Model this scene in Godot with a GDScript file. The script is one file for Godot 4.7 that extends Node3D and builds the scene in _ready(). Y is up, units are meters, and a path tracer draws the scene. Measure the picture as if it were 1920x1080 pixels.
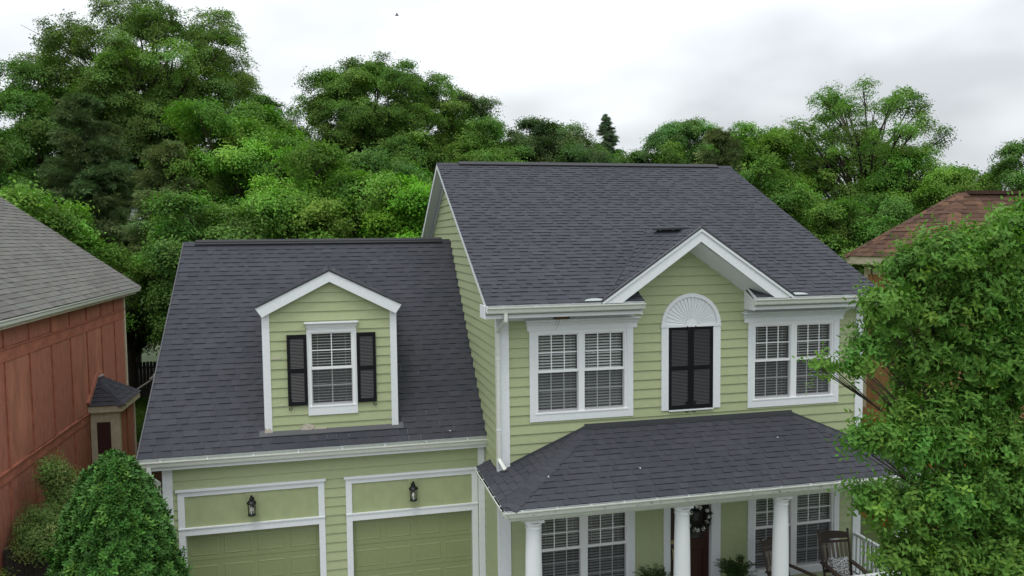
extends Node3D
# A sage green house with a garage wing, seen from the air above its front yard; red neighbour left, tan neighbour right, woods behind.

const GY := -0.5            # ground level; the porch floor is y = 0
const EXPO := 0.178         # exposed height of a siding board
var M := {}
var rng := RandomNumberGenerator.new()
var eye := Vector3(-2.882, 7.06, 13.57)
var used := {}
var drift := FastNoiseLite.new()

# ------------------------------------------------------------------ mesh builder
class MB:
	var v := PackedVector3Array()
	var n := PackedVector3Array()
	func tri(a: Vector3, b: Vector3, c: Vector3) -> void:
		var k := (b - a).cross(c - a)
		if k.length_squared() < 1e-16:
			return
		k = k.normalized()
		v.append(a); v.append(c); v.append(b)
		n.append(k); n.append(k); n.append(k)
	func quad(a: Vector3, b: Vector3, c: Vector3, d: Vector3) -> void:
		tri(a, b, c)
		tri(a, c, d)
	func stri(a: Vector3, b: Vector3, c: Vector3, na: Vector3, nb: Vector3, nc: Vector3) -> void:
		v.append(a); v.append(c); v.append(b)
		n.append(na); n.append(nc); n.append(nb)
	func box(a: Vector3, b: Vector3, t := Transform3D()) -> void:
		var lo := Vector3(minf(a.x, b.x), minf(a.y, b.y), minf(a.z, b.z))
		var hi := Vector3(maxf(a.x, b.x), maxf(a.y, b.y), maxf(a.z, b.z))
		var p := []
		for i in 8:
			p.append(t * Vector3(hi.x if i & 1 else lo.x, hi.y if i & 2 else lo.y, hi.z if i & 4 else lo.z))
		quad(p[4], p[5], p[7], p[6]); quad(p[1], p[0], p[2], p[3])
		quad(p[5], p[1], p[3], p[7]); quad(p[0], p[4], p[6], p[2])
		quad(p[6], p[7], p[3], p[2]); quad(p[0], p[1], p[5], p[4])
	func bar(a: Vector3, b: Vector3, w: float, h: float, up := Vector3.UP) -> void:
		var d := (b - a)
		var l := d.length()
		if l < 1e-6:
			return
		d /= l
		if absf(d.dot(up)) > 0.95:
			up = Vector3.BACK
		var x := up.cross(d).normalized()
		var y := d.cross(x)
		box(Vector3(-w / 2, -h / 2, 0), Vector3(w / 2, h / 2, l), Transform3D(Basis(x, y, d), a))
	# polygon in the plane O,U,V pushed out along U x V from base to a height that runs from t0 at v0 to t1 at v1
	func slab(poly: PackedVector2Array, O: Vector3, U: Vector3, V: Vector3, base: float, v0: float, v1: float, t0: float, t1: float) -> void:
		if poly.size() < 3:
			return
		var ar := 0.0
		for i in poly.size():
			ar += poly[i].cross(poly[(i + 1) % poly.size()])
		if absf(ar) < 1e-6:
			return
		if ar < 0:
			poly = poly.duplicate()
			poly.reverse()
		var N := U.cross(V).normalized()
		var top := []
		var bot := []
		for p in poly:
			var h := lerpf(t0, t1, (p.y - v0) / (v1 - v0)) if v1 != v0 else t0
			var q := O + U * p.x + V * p.y
			top.append(q + N * h)
			bot.append(q + N * base)
		var ix := Geometry2D.triangulate_polygon(poly)
		for k in range(0, ix.size(), 3):
			var a := ix[k]
			var b := ix[k + 1]
			var c := ix[k + 2]
			if (poly[b] - poly[a]).cross(poly[c] - poly[a]) < 0:
				var s := b
				b = c
				c = s
			tri(top[a], top[b], top[c])
			tri(bot[a], bot[c], bot[b])
		for i in poly.size():
			var j := (i + 1) % poly.size()
			quad(bot[i], bot[j], top[j], top[i])
	func prism(poly: PackedVector2Array, O: Vector3, U: Vector3, V: Vector3, h0: float, h1: float) -> void:
		slab(poly, O, U, V, h0, 0, 0, h1, h1)
	func tube(pts: Array, rad: Array, sides := 7) -> void:
		var prev := []
		var x := Vector3.ZERO
		for i in pts.size():
			var d: Vector3 = (pts[mini(i + 1, pts.size() - 1)] - pts[maxi(i - 1, 0)])
			if d.length() < 1e-6:
				d = Vector3.UP
			d = d.normalized()
			x = (x - d * x.dot(d)) if x != Vector3.ZERO else d.cross(Vector3(0.31, 0.2, 0.93) if absf(d.z) < 0.9 else Vector3.RIGHT)
			x = x.normalized()
			var y := d.cross(x)
			var ring := []
			for k in sides:
				var an := TAU * k / sides
				ring.append(x * cos(an) + y * sin(an))
			if i > 0:
				for k in sides:
					var l := (k + 1) % sides
					var a: Vector3 = pts[i - 1] + prev[k] * rad[i - 1]
					var b: Vector3 = pts[i - 1] + prev[l] * rad[i - 1]
					var c: Vector3 = pts[i] + ring[l] * rad[i]
					var e: Vector3 = pts[i] + ring[k] * rad[i]
					stri(a, b, c, prev[k], prev[l], ring[l])
					stri(a, c, e, prev[k], ring[l], ring[k])
			prev = ring
		for s in [0, pts.size() - 1]:
			var d2: Vector3 = pts[s] - pts[1 if s == 0 else s - 1]
			if rad[s] > 0.004:
				var xx := d2.normalized().cross(Vector3(0.31, 0.2, 0.93)).normalized()
				var yy := d2.normalized().cross(xx)
				for k in sides:
					var a0 := TAU * k / sides
					var a1 := TAU * (k + 1) / sides
					tri(pts[s], pts[s] + (xx * cos(a0) + yy * sin(a0)) * rad[s], pts[s] + (xx * cos(a1) + yy * sin(a1)) * rad[s])
	func lathe(c: Vector3, prof: Array, sides := 24) -> void:
		for i in range(1, prof.size()):
			var p: Vector2 = prof[i - 1]
			var q: Vector2 = prof[i]
			var e := q - p
			var nn := Vector2(e.y, -e.x).normalized()
			for k in sides:
				var a0 := TAU * k / sides
				var a1 := TAU * (k + 1) / sides
				var d0 := Vector3(cos(a0), 0, -sin(a0))
				var d1 := Vector3(cos(a1), 0, -sin(a1))
				var u := Vector3.UP
				var n0 := d0 * nn.x + u * nn.y
				var n1 := d1 * nn.x + u * nn.y
				stri(c + d0 * p.x + u * p.y, c + d1 * p.x + u * p.y, c + d1 * q.x + u * q.y, n0, n1, n1)
				stri(c + d0 * p.x + u * p.y, c + d1 * q.x + u * q.y, c + d0 * q.x + u * q.y, n0, n1, n0)
	func leaf(base: Vector3, dir: Vector3, up: Vector3, l: float, w: float, fold := 0.25) -> void:
		var s := dir.cross(up).normalized()
		var u2 := s.cross(dir).normalized()
		var mid := base + dir * l * 0.45
		var tip := base + dir * l - u2 * l * 0.12
		var a := mid + s * w * 0.5 + u2 * w * fold
		var b := mid - s * w * 0.5 + u2 * w * fold
		tri(base, a, tip)
		tri(base, tip, b)
	func arrays() -> Array:
		var arr := []
		arr.resize(Mesh.ARRAY_MAX)
		arr[Mesh.ARRAY_VERTEX] = v
		arr[Mesh.ARRAY_NORMAL] = n
		return arr
	func mesh(m: Material) -> ArrayMesh:
		var am := ArrayMesh.new()
		if v.size():
			am.add_surface_from_arrays(Mesh.PRIMITIVE_TRIANGLES, arrays())
			am.surface_set_material(0, m)
		return am

# ------------------------------------------------------------------ nodes
func numbered(called: String) -> String:
	if not used.has(called):
		used[called] = 0
		return called
	used[called] += 1
	return "%s_%03d" % [called, used[called]]

func thing(called: String, label: String, category: String, at := Vector3.ZERO, turn := 0.0, group := "") -> Node3D:
	var o := Node3D.new()
	o.name = numbered(called)
	add_child(o)
	o.position = at
	o.rotation.y = turn
	o.set_meta("label", label)
	o.set_meta("category", category)
	if group:
		o.set_meta("group", group)
	return o

func part(parent: Node3D, called: String, mb: MB, m: Material, world := true) -> MeshInstance3D:
	var o := MeshInstance3D.new()
	o.name = called
	o.mesh = mb.mesh(m)
	parent.add_child(o, true)
	if world and parent.get_parent() == self:
		o.position = -parent.position
	return o

func group_part(parent: Node3D, called: String) -> Node3D:
	var o := Node3D.new()
	o.name = called
	parent.add_child(o, true)
	if parent.get_parent() == self:
		o.position = -parent.position
	return o

func structure(called: String, mb: MB, m: Material) -> MeshInstance3D:
	var o := MeshInstance3D.new()
	o.name = called
	o.mesh = mb.mesh(m)
	add_child(o, true)
	o.set_meta("kind", "structure")
	return o

# ------------------------------------------------------------------ materials
func noise_tex(freq: float, lo: float, hi: float, sd: int, oct := 4, size := 512, nm := false, strength := 4.0) -> NoiseTexture2D:
	var f := FastNoiseLite.new()
	f.noise_type = FastNoiseLite.TYPE_SIMPLEX_SMOOTH
	f.seed = sd
	f.frequency = freq
	f.fractal_octaves = oct
	var t := NoiseTexture2D.new()
	t.width = size
	t.height = size
	t.seamless = true
	t.noise = f
	if nm:
		t.as_normal_map = true
		t.bump_strength = strength
	else:
		var g := Gradient.new()
		g.set_color(0, Color(lo, lo, lo))
		g.set_color(1, Color(hi, hi, hi))
		t.color_ramp = g
	return t

func mat(key: String, c: Color, rough := 0.8, tex: Texture2D = null, scl := Vector3.ONE, nrm: Texture2D = null, ns := 0.5, metal := 0.0, spec := 0.5) -> StandardMaterial3D:
	var m := StandardMaterial3D.new()
	m.resource_name = key
	m.albedo_color = c.linear_to_srgb()     # colours below are linear base colours
	m.roughness = rough
	m.metallic = metal
	m.metallic_specular = spec
	if tex:
		m.albedo_texture = tex
	if nrm:
		m.normal_enabled = true
		m.normal_texture = nrm
		m.normal_scale = ns
	if tex or nrm:
		m.uv1_triplanar = true
		m.uv1_world_triplanar = true
		m.uv1_scale = scl
	M[key] = m
	return m

func leaf_mat(key: String, back := 0.5, rough := 0.5, spec := 0.22) -> StandardMaterial3D:
	var m := StandardMaterial3D.new()
	m.resource_name = key
	m.vertex_color_use_as_albedo = true
	m.roughness = rough
	m.metallic_specular = spec
	m.backlight_enabled = true
	m.backlight = Color(back * 0.85, back, back * 0.35)
	m.cull_mode = BaseMaterial3D.CULL_DISABLED
	M[key] = m
	return m

func materials() -> void:
	var grain := noise_tex(0.012, 0.86, 1.0, 3, 5)
	var fine := noise_tex(0.09, 0.80, 1.0, 5, 3)
	var gran := noise_tex(0.16, 0.55, 1.0, 7, 3)
	var granN := noise_tex(0.2, 0, 1, 8, 2, 512, true, 6.0)
	var woodN := noise_tex(0.03, 0, 1, 9, 4, 512, true, 3.0)
	var blot := noise_tex(0.008, 0.78, 1.0, 12, 5)
	var streak := noise_tex(0.02, 0.78, 1.0, 13, 5)
	var soft := noise_tex(0.02, 0.93, 1.0, 15, 5)
	mat("siding", Color(0.392, 0.442, 0.246), 0.62, soft, Vector3(0.5, 3.6, 0.5), woodN, 0.06)
	mat("siding_b", Color(0.380, 0.430, 0.238), 0.62, soft, Vector3(0.4, 3.2, 0.4), woodN, 0.06)
	mat("siding_c", Color(0.404, 0.453, 0.256), 0.62, soft, Vector3(0.6, 4.0, 0.6), woodN, 0.06)
	mat("panel_green", Color(0.355, 0.400, 0.215), 0.7, soft, Vector3(0.5, 0.3, 0.5))
	mat("door_green", Color(0.24, 0.28, 0.13), 0.5, soft, Vector3(6.0, 0.4, 6.0), woodN, 0.08)
	mat("white", Color(0.74, 0.77, 0.79), 0.5, noise_tex(0.03, 0.965, 1.0, 16, 4), Vector3(0.7, 0.7, 0.7))
	mat("column_white", Color(0.74, 0.77, 0.79), 0.5)
	mat("gutter_white", Color(0.66, 0.685, 0.62), 0.4, soft, Vector3(0.8, 2.0, 0.8))
	mat("soffit", Color(0.74, 0.77, 0.79), 0.7)
	mat("vinyl", Color(0.78, 0.79, 0.8), 0.35)
	mat("shutter_black", Color(0.007, 0.007, 0.009), 0.55, null, Vector3.ONE, null, 0.5, 0.0, 0.3)
	mat("louver_black", Color(0.03, 0.03, 0.034), 0.45)
	mat("iron", Color(0.015, 0.015, 0.017), 0.45, null, Vector3.ONE, null, 0.5, 0.6)
	mat("flashing", Color(0.05, 0.052, 0.06), 0.55)
	mat("pale_flashing", Color(0.30, 0.34, 0.33), 0.6)
	var k := 0
	for c in [Color(0.096, 0.099, 0.119), Color(0.090, 0.093, 0.112), Color(0.104, 0.106, 0.126), Color(0.094, 0.095, 0.112), Color(0.083, 0.087, 0.106)]:
		mat("shingle%d" % k, c, 0.92, gran, Vector3(3.0, 3.0, 3.0), granN, 0.5, 0.0, 0.3)
		k += 1
	k = 0
	for c in [Color(0.25, 0.24, 0.225), Color(0.238, 0.228, 0.212), Color(0.268, 0.257, 0.24), Color(0.24, 0.246, 0.226), Color(0.215, 0.206, 0.194)]:
		mat("old_shingle%d" % k, c, 0.95, gran, Vector3(2.6, 2.6, 2.6), granN, 0.5, 0.0, 0.2)
		k += 1
	k = 0
	for c in [Color(0.20, 0.115, 0.080), Color(0.155, 0.09, 0.064), Color(0.26, 0.148, 0.095), Color(0.18, 0.11, 0.082), Color(0.125, 0.075, 0.057)]:
		mat("brown_shingle%d" % k, c, 0.95, gran, Vector3(2.6, 2.6, 2.6), granN, 0.5, 0.0, 0.2)
		k += 1
	mat("ridge_vent", Color(0.022, 0.022, 0.026), 0.8)
	mat("red_wall", Color(0.425, 0.158, 0.100), 0.75, streak, Vector3(0.9, 0.22, 0.9), woodN, 0.3)
	mat("red_wall_b", Color(0.455, 0.176, 0.108), 0.75, blot, Vector3(0.5, 0.2, 0.5), woodN, 0.3)
	mat("red_trim", Color(0.43, 0.145, 0.085), 0.75, blot, Vector3(0.6, 0.9, 0.6))
	mat("dark_red", Color(0.045, 0.011, 0.012), 0.6)
	mat("cream", Color(0.58, 0.52, 0.38), 0.6, grain, Vector3(0.8, 0.8, 0.8))
	mat("tan_wall", Color(0.40, 0.20, 0.085), 0.75, blot, Vector3(0.5, 0.2, 0.5), woodN, 0.2)
	mat("orange_wall", Color(0.52, 0.155, 0.035), 0.7, streak, Vector3(0.9, 0.2, 0.9))
	mat("grey_wood", Color(0.062, 0.055, 0.048), 0.9, streak, Vector3(3.0, 0.35, 3.0), woodN, 0.6)
	mat("brown_wood", Color(0.14, 0.075, 0.045), 0.9, streak, Vector3(3.0, 0.35, 3.0), woodN, 0.6)
	mat("door_brown", Color(0.05, 0.015, 0.01), 0.35, streak, Vector3(3.0, 0.35, 3.0))
	mat("chair_brown", Color(0.055, 0.034, 0.024), 0.55, streak, Vector3(2.0, 2.0, 2.0))
	mat("slat_tan", Color(0.14, 0.115, 0.085), 0.6, streak, Vector3(2.0, 1.0, 2.0))
	mat("brass", Color(0.5, 0.36, 0.16), 0.3, null, Vector3.ONE, null, 0.5, 0.9)
	mat("bulb", Color(0.8, 0.8, 0.76), 0.4)
	mat("room", Color(0.17, 0.14, 0.115), 0.9)
	mat("blind", Color(0.66, 0.69, 0.66), 0.5)
	mat("bark", Color(0.075, 0.058, 0.045), 0.95, streak, Vector3(1.0, 0.3, 1.0), woodN, 1.0)
	mat("bark_pale", Color(0.19, 0.15, 0.115), 0.85, streak, Vector3(1.5, 0.4, 1.5), woodN, 0.6)
	mat("ground", Color(0.055, 0.085, 0.022), 0.95, blot, Vector3(0.12, 0.12, 0.12))
	mat("concrete", Color(0.36, 0.35, 0.33), 0.9, grain, Vector3(0.5, 0.5, 0.5))
	mat("asphalt", Color(0.05, 0.05, 0.052), 0.95, fine, Vector3(1.0, 1.0, 1.0))
	mat("porch_floor", Color(0.19, 0.19, 0.18), 0.7, grain, Vector3(1, 1, 1))
	mat("peel", Color(0.62, 0.56, 0.46), 0.85, blot, Vector3(3, 3, 3))
	mat("straw", Color(0.16, 0.085, 0.04), 0.95)
	mat("pot", Color(0.06, 0.05, 0.045), 0.7)
	mat("petal", Color(0.75, 0.74, 0.70), 0.6)
	mat("debris", Color(0.045, 0.03, 0.02), 0.95, gran, Vector3(6, 6, 6))
	mat("bird", Color(0.02, 0.02, 0.02), 0.8)
	mat("galvanised", Color(0.5, 0.51, 0.52), 0.4, null, Vector3.ONE, null, 0.5, 0.5)
	# cushion print: black and white scrawl
	var cush := noise_tex(0.03, 0.0, 1.0, 21, 2, 256)
	cush.color_ramp.offsets = PackedFloat32Array([0.46, 0.54])
	mat("cushion", Color(0.62, 0.62, 0.62), 0.9, cush, Vector3(4, 4, 4))
	var g := mat("glass", Color(0.9, 0.95, 0.95), 0.03)
	g.transparency = BaseMaterial3D.TRANSPARENCY_ALPHA
	g.albedo_color.a = 0.04
	g.metallic_specular = 0.7
	var s := mat("insect_screen", Color(0.07, 0.075, 0.08), 0.8)
	s.transparency = BaseMaterial3D.TRANSPARENCY_ALPHA
	s.albedo_color.a = 0.42
	leaf_mat("leaf", 0.8, 0.55)
	leaf_mat("leaf_gloss", 0.35, 0.45, 0.32)
	leaf_mat("needle", 0.35, 0.8)

# ------------------------------------------------------------------ camera, sky, sun
func stage() -> void:
	var cam := Camera3D.new()
	cam.name = "camera"
	var cy := cos(0.2288)
	var sy := sin(0.2288)
	var cp := cos(0.0641)
	var sp := sin(0.0641)
	var F := Vector3(sy * cp, -sp, -cy * cp)
	var R0 := Vector3(cy, 0, sy)
	var U0 := R0.cross(F)
	var cr := cos(0.011)
	var sr := sin(0.011)
	var R := R0 * cr - U0 * sr
	var U := R0 * sr + U0 * cr
	cam.transform = Transform3D(Basis(R, U, -F), eye)
	cam.fov = rad_to_deg(2.0 * atan(540.0 / 1444.76))
	cam.near = 0.1
	cam.far = 900.0
	add_child(cam)
	cam.current = true
	# overcast sky: the CIE overcast brightness, three times as bright overhead as at the horizon, with soft cloud
	var W := 1024
	var H := 512
	var im := Image.create(W, H, false, Image.FORMAT_RGBF)
	var f := FastNoiseLite.new()
	f.seed = 73
	f.noise_type = FastNoiseLite.TYPE_SIMPLEX_SMOOTH
	f.frequency = 1.0
	f.fractal_octaves = 5
	f.fractal_gain = 0.5
	for j in H:
		var el := (0.5 - (j + 0.5) / H) * PI
		var s := sin(el)
		for i in W:
			var az := (i + 0.5) / W * TAU
			if s <= 0.0:
				im.set_pixel(i, j, Color(0.16, 0.17, 0.14))
				continue
			var d := Vector3(sin(az) * cos(el), s, -cos(az) * cos(el))
			var p := d / (s + 0.22) * 0.55
			var c := f.get_noise_3d(p.x, p.y, p.z)
			var c2 := f.get_noise_3d(p.x * 3.1 + 5.0, p.y * 3.1, p.z * 3.1)
			var q := clampf(0.985 + 0.29 * c + 0.26 * c2, 0.78, 1.2)
			var L := 2.1 * (1.0 + 2.0 * s) / 3.0 * q
			var dark := clampf((1.0 - q) * 2.0, 0.0, 1.0)
			im.set_pixel(i, j, Color(L * (0.955 - 0.015 * dark), L, L * (1.045 + 0.02 * dark)))
	var pan := PanoramaSkyMaterial.new()
	pan.panorama = ImageTexture.create_from_image(im)
	var sky := Sky.new()
	sky.sky_material = pan
	var env := Environment.new()
	env.background_mode = Environment.BG_SKY
	env.sky = sky
	env.tonemap_mode = Environment.TONE_MAPPER_LINEAR
	env.tonemap_exposure = 1.0
	env.sdfgi_enabled = true
	env.ssao_enabled = true
	env.ssil_enabled = true
	var we := WorldEnvironment.new()
	we.name = "environment"
	we.environment = env
	add_child(we)
	var sun := DirectionalLight3D.new()
	sun.name = "sun"
	sun.light_energy = 0.32
	sun.light_color = Color(1.0, 0.98, 0.94)
	sun.light_angular_distance = 14.0
	sun.shadow_enabled = true
	sun.look_at_from_position(Vector3(-4, 24, 9), Vector3.ZERO, Vector3.UP)
	add_child(sun)

# ------------------------------------------------------------------ shared building pieces
func rect(x0: float, y0: float, x1: float, y1: float) -> PackedVector2Array:
	return PackedVector2Array([Vector2(x0, y0), Vector2(x1, y0), Vector2(x1, y1), Vector2(x0, y1)])

func bounds(p: PackedVector2Array) -> Rect2:
	var r := Rect2(p[0], Vector2.ZERO)
	for q in p:
		r = r.expand(q)
	return r

func area(p: PackedVector2Array) -> float:
	var a := 0.0
	for i in p.size():
		a += p[i].cross(p[(i + 1) % p.size()])
	return absf(a) / 2.0

func minus(polys: Array, holes: Array) -> Array:
	var out := polys
	for h in holes:
		var nxt := []
		for p in out:
			for c in Geometry2D.clip_polygons(p, h):
				if area(c) > 1e-4:
					nxt.append(c)
		out = nxt
	return out

# a wall of lap siding in the plane O,U,V: solid sheathing with openings, and each board a part of it
func lap_wall(owner_: Node3D, called: String, O: Vector3, U: Vector3, V: Vector3, outline: PackedVector2Array, openings: Array, v_off := 0.0, thick := 0.12, join := 3.66) -> void:
	var b := bounds(outline)
	var cuts := [b.position.x, b.end.x]
	for h in openings:
		var r := bounds(h)
		cuts.append(clampf(r.position.x, b.position.x, b.end.x))
		cuts.append(clampf(r.end.x, b.position.x, b.end.x))
	cuts.sort()
	var core := MB.new()
	for i in cuts.size() - 1:
		if cuts[i + 1] - cuts[i] < 0.002:
			continue
		for p in Geometry2D.intersect_polygons(outline, rect(cuts[i], b.position.y - 1, cuts[i + 1], b.end.y + 1)):
			for q in minus([p], openings):
				core.prism(q, O, U, V, -thick, 0.0)
	var wall := part(owner_, called, core, M.siding)
	var v := b.position.y + v_off - EXPO
	var mats := [M.siding, M.siding_b, M.siding_c, M.siding]
	while v < b.end.y:
		var u := b.position.x - rng.randf() * join
		while u < b.end.x:
			var row := rect(u + 0.001, v, u + join - 0.001, v + EXPO)
			for p in Geometry2D.intersect_polygons(outline, row):
				for q in minus([p], openings):
					if area(q) < 0.0015:
						continue
					var mb := MB.new()
					mb.slab(q, O, U, V, 0.0, v, v + EXPO, 0.0225 + rng.randf() * 0.002, 0.003)
					part(wall, "siding_board", mb, mats[rng.randi() % 4])
			u += join
		v += EXPO

# shingle courses on a roof plane; collected first, then the largest in view become single pieces
func shingle_plane(list: Array, roof: Node3D, O: Vector3, U: Vector3, V: Vector3, poly: PackedVector2Array, exposure := 0.143, widths := [0.10, 0.14, 0.18, 0.23], thin := 0.009, thickk := 0.019, start := 0.0) -> void:
	var b := bounds(poly)
	var v := b.position.y + start
	while v < b.end.y:
		var u := b.position.x - rng.randf() * 0.3
		var high := rng.randf() < 0.5
		while u < b.end.x:
			var w: float = widths[rng.randi() % widths.size()]
			var row := rect(u, v, u + w, v + exposure + 0.03)
			for p in Geometry2D.intersect_polygons(poly, row):
				if area(p) < 0.0004:
					continue
				var t := thickk if high else thin
				list.append({"roof": roof, "O": O, "U": U, "V": V, "poly": p, "u": u, "v": v, "w": w, "e": exposure, "t": t, "m": tone(u, v, high), "full": absf(area(p) - w * (exposure + 0.03)) < 1e-4})
			high = not high if rng.randf() < 0.8 else high
			u += w
		v += exposure

# batches differ: tone drifts slowly over the slope, with single tabs standing out
func tone(u: float, v: float, high: bool) -> int:
	var n := drift.get_noise_2d(u * 0.9, v * 2.2) + rng.randfn(0, 0.26)
	if rng.randf() < 0.12:
		return rng.randi() % 5
	if n > 0.32:
		return 2
	if n > 0.08:
		return 0
	if n > -0.16:
		return 3 if high else 1
	return 1 if n > -0.34 else 4

func lay_shingles(list: Array, keys: String, most := 280) -> void:
	for s in list:
		var N: Vector3 = s.U.cross(s.V)
		var c: Vector3 = s.O + s.U * (s.u + s.w / 2) + s.V * s.v
		var d: Vector3 = eye - c
		s.size = s.w * N.dot(d.normalized()) / d.length_squared() if s.full else -1.0
	list.sort_custom(func(a, b): return a.size > b.size)
	var cache := {}
	var rest := {}
	var n := 0
	for s in list:
		if s.full and n < most:
			n += 1
			var key := "%.3f %.3f %d" % [s.w, s.t, s.m]
			if not cache.has(key):
				var mb := MB.new()
				mb.slab(rect(0.0015, 0, s.w - 0.0015, s.e + 0.03), Vector3.ZERO, Vector3.RIGHT, Vector3(0, 0, -1), 0.0, 0.0, s.e + 0.03, s.t, 0.001)
				cache[key] = mb.mesh(M[keys + str(s.m)])
			var o := MeshInstance3D.new()
			o.name = "shingle"
			o.mesh = cache[key]
			o.transform = Transform3D(Basis(s.U, s.U.cross(s.V), -s.V), s.O + s.U * s.u + s.V * s.v)
			s.roof.add_child(o, true)
		else:
			if not rest.has(s.roof):
				rest[s.roof] = []
				for i in 5:
					rest[s.roof].append(MB.new())
			rest[s.roof][s.m].slab(s.poly, s.O, s.U, s.V, 0.0, s.v, s.v + s.e + 0.03, s.t, 0.001)
	for roof in rest:
		var am := ArrayMesh.new()
		for i in 5:
			if rest[roof][i].v.size():
				am.add_surface_from_arrays(Mesh.PRIMITIVE_TRIANGLES, rest[roof][i].arrays())
				am.surface_set_material(am.get_surface_count() - 1, M[keys + str(i)])
		var o := MeshInstance3D.new()
		o.name = "shingle_courses"
		o.mesh = am
		o.set_meta("kind", "stuff")
		roof.add_child(o, true)

# cap shingles along a hip or ridge line
func caps(roof: Node3D, a: Vector3, b: Vector3, nl: Vector3, nr: Vector3, keys: String, step := 0.143, w := 0.15) -> void:
	var d := (b - a).normalized()
	var n := int(a.distance_to(b) / step)
	var sl := nl.cross(d).normalized()
	var sr := d.cross(nr).normalized()
	if sl.dot(nl - nr) < 0 and (nl - nr).length() > 0.01:
		sl = -sl
	if sr.dot(nr - nl) < 0 and (nl - nr).length() > 0.01:
		sr = -sr
	var up := (nl + nr).normalized()
	for i in n:
		var p := a + d * step * i
		var q := p + d * (step + 0.05)
		var mb := MB.new()
		var h0 := 0.018
		var h1 := 0.012
		var p0 := p + up * h0
		var q0 := q + up * h1
		for side in [[sl, nl], [sr, nr]]:
			var p1: Vector3 = p + side[0] * w + side[1] * (h0 - 0.006)
			var q1: Vector3 = q + side[0] * w + side[1] * h1
			var k: Vector3 = (p1 - p0).cross(q0 - p0)
			if k.dot(side[1]) > 0:
				mb.quad(p0, p1, q1, q0)
			else:
				mb.quad(p0, q0, q1, p1)
			mb.quad(p0, p0 - up * 0.02, p1 - side[1] * 0.02, p1)
			mb.quad(p1, p1 - side[1] * 0.02, q1 - side[1] * 0.02, q1)
		part(roof, "ridge_cap", mb, M[keys + str(rng.randi() % 5)])

const GUT := [Vector2(0, 0), Vector2(0.075, 0), Vector2(0.09, 0.02), Vector2(0.1, 0.07), Vector2(0.125, 0.1), Vector2(0.125, 0.12), Vector2(0.112, 0.12), Vector2(0.112, 0.104), Vector2(0.09, 0.075), Vector2(0.08, 0.025), Vector2(0.07, 0.01), Vector2(0.008, 0.01), Vector2(0.008, 0.115), Vector2(0, 0.115)]

# a gutter from a to b (its back bottom edge), opening upwards, turned outwards along out
func gutter(owner_: Node3D, a: Vector3, b: Vector3, out: Vector3, hangers: int, litter := false) -> void:
	var d := (b - a)
	var l := d.length()
	d /= l
	var up := Vector3.UP
	var mb := MB.new()
	var N := out.cross(up)
	if N.dot(d) > 0:
		mb.prism(PackedVector2Array(GUT), a, out, up, 0.0, l)
	else:
		mb.prism(PackedVector2Array(GUT), a, out, up, -l, 0.0)
	for e in [a, b]:
		mb.bar(e + out * 0.05 + up * 0.012, e + out * 0.05 + up * 0.1, 0.09, 0.006, d)
	var g := part(owner_, "gutter", mb, M.gutter_white)
	for i in hangers:
		var p := a + d * l * (i + 0.5) / hangers
		var h := MB.new()
		h.bar(p + up * 0.112, p + up * 0.112 + out * 0.118, 0.022, 0.006)
		part(g, "hanger", h, M.white)
	if litter:
		var t := MB.new()
		for i in int(l * 60):
			var p := a + d * l * rng.randf() + out * (0.015 + 0.065 * rng.randf()) + up * (0.03 + 0.03 * rng.randf())
			t.leaf(p, Vector3(rng.randf() - 0.5, 0.2 * rng.randf(), rng.randf() - 0.5).normalized(), up, 0.05, 0.03)
		t.bar(a + out * 0.045 + up * 0.02, b + out * 0.045 + up * 0.02, 0.07, 0.02)
		var lt := part(g, "leaf_litter", t, M.debris)
		lt.set_meta("kind", "stuff")

func downspout(owner_: Node3D, pts: Array, straps: Array, w := 0.075, dp := 0.055) -> void:
	var mb := MB.new()
	for i in pts.size() - 1:
		var d: Vector3 = (pts[i + 1] - pts[i]).normalized()
		mb.bar(pts[i] - d * 0.012, pts[i + 1] + d * 0.012, w, dp, Vector3.BACK)
	var o := part(owner_, "downspout", mb, M.gutter_white)
	for s in straps:
		var b := MB.new()
		b.box(s - Vector3(w * 0.56, 0.012, dp * 0.58), s + Vector3(w * 0.56, 0.012, dp * 0.58))
		part(o, "strap", b, M.white)

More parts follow.
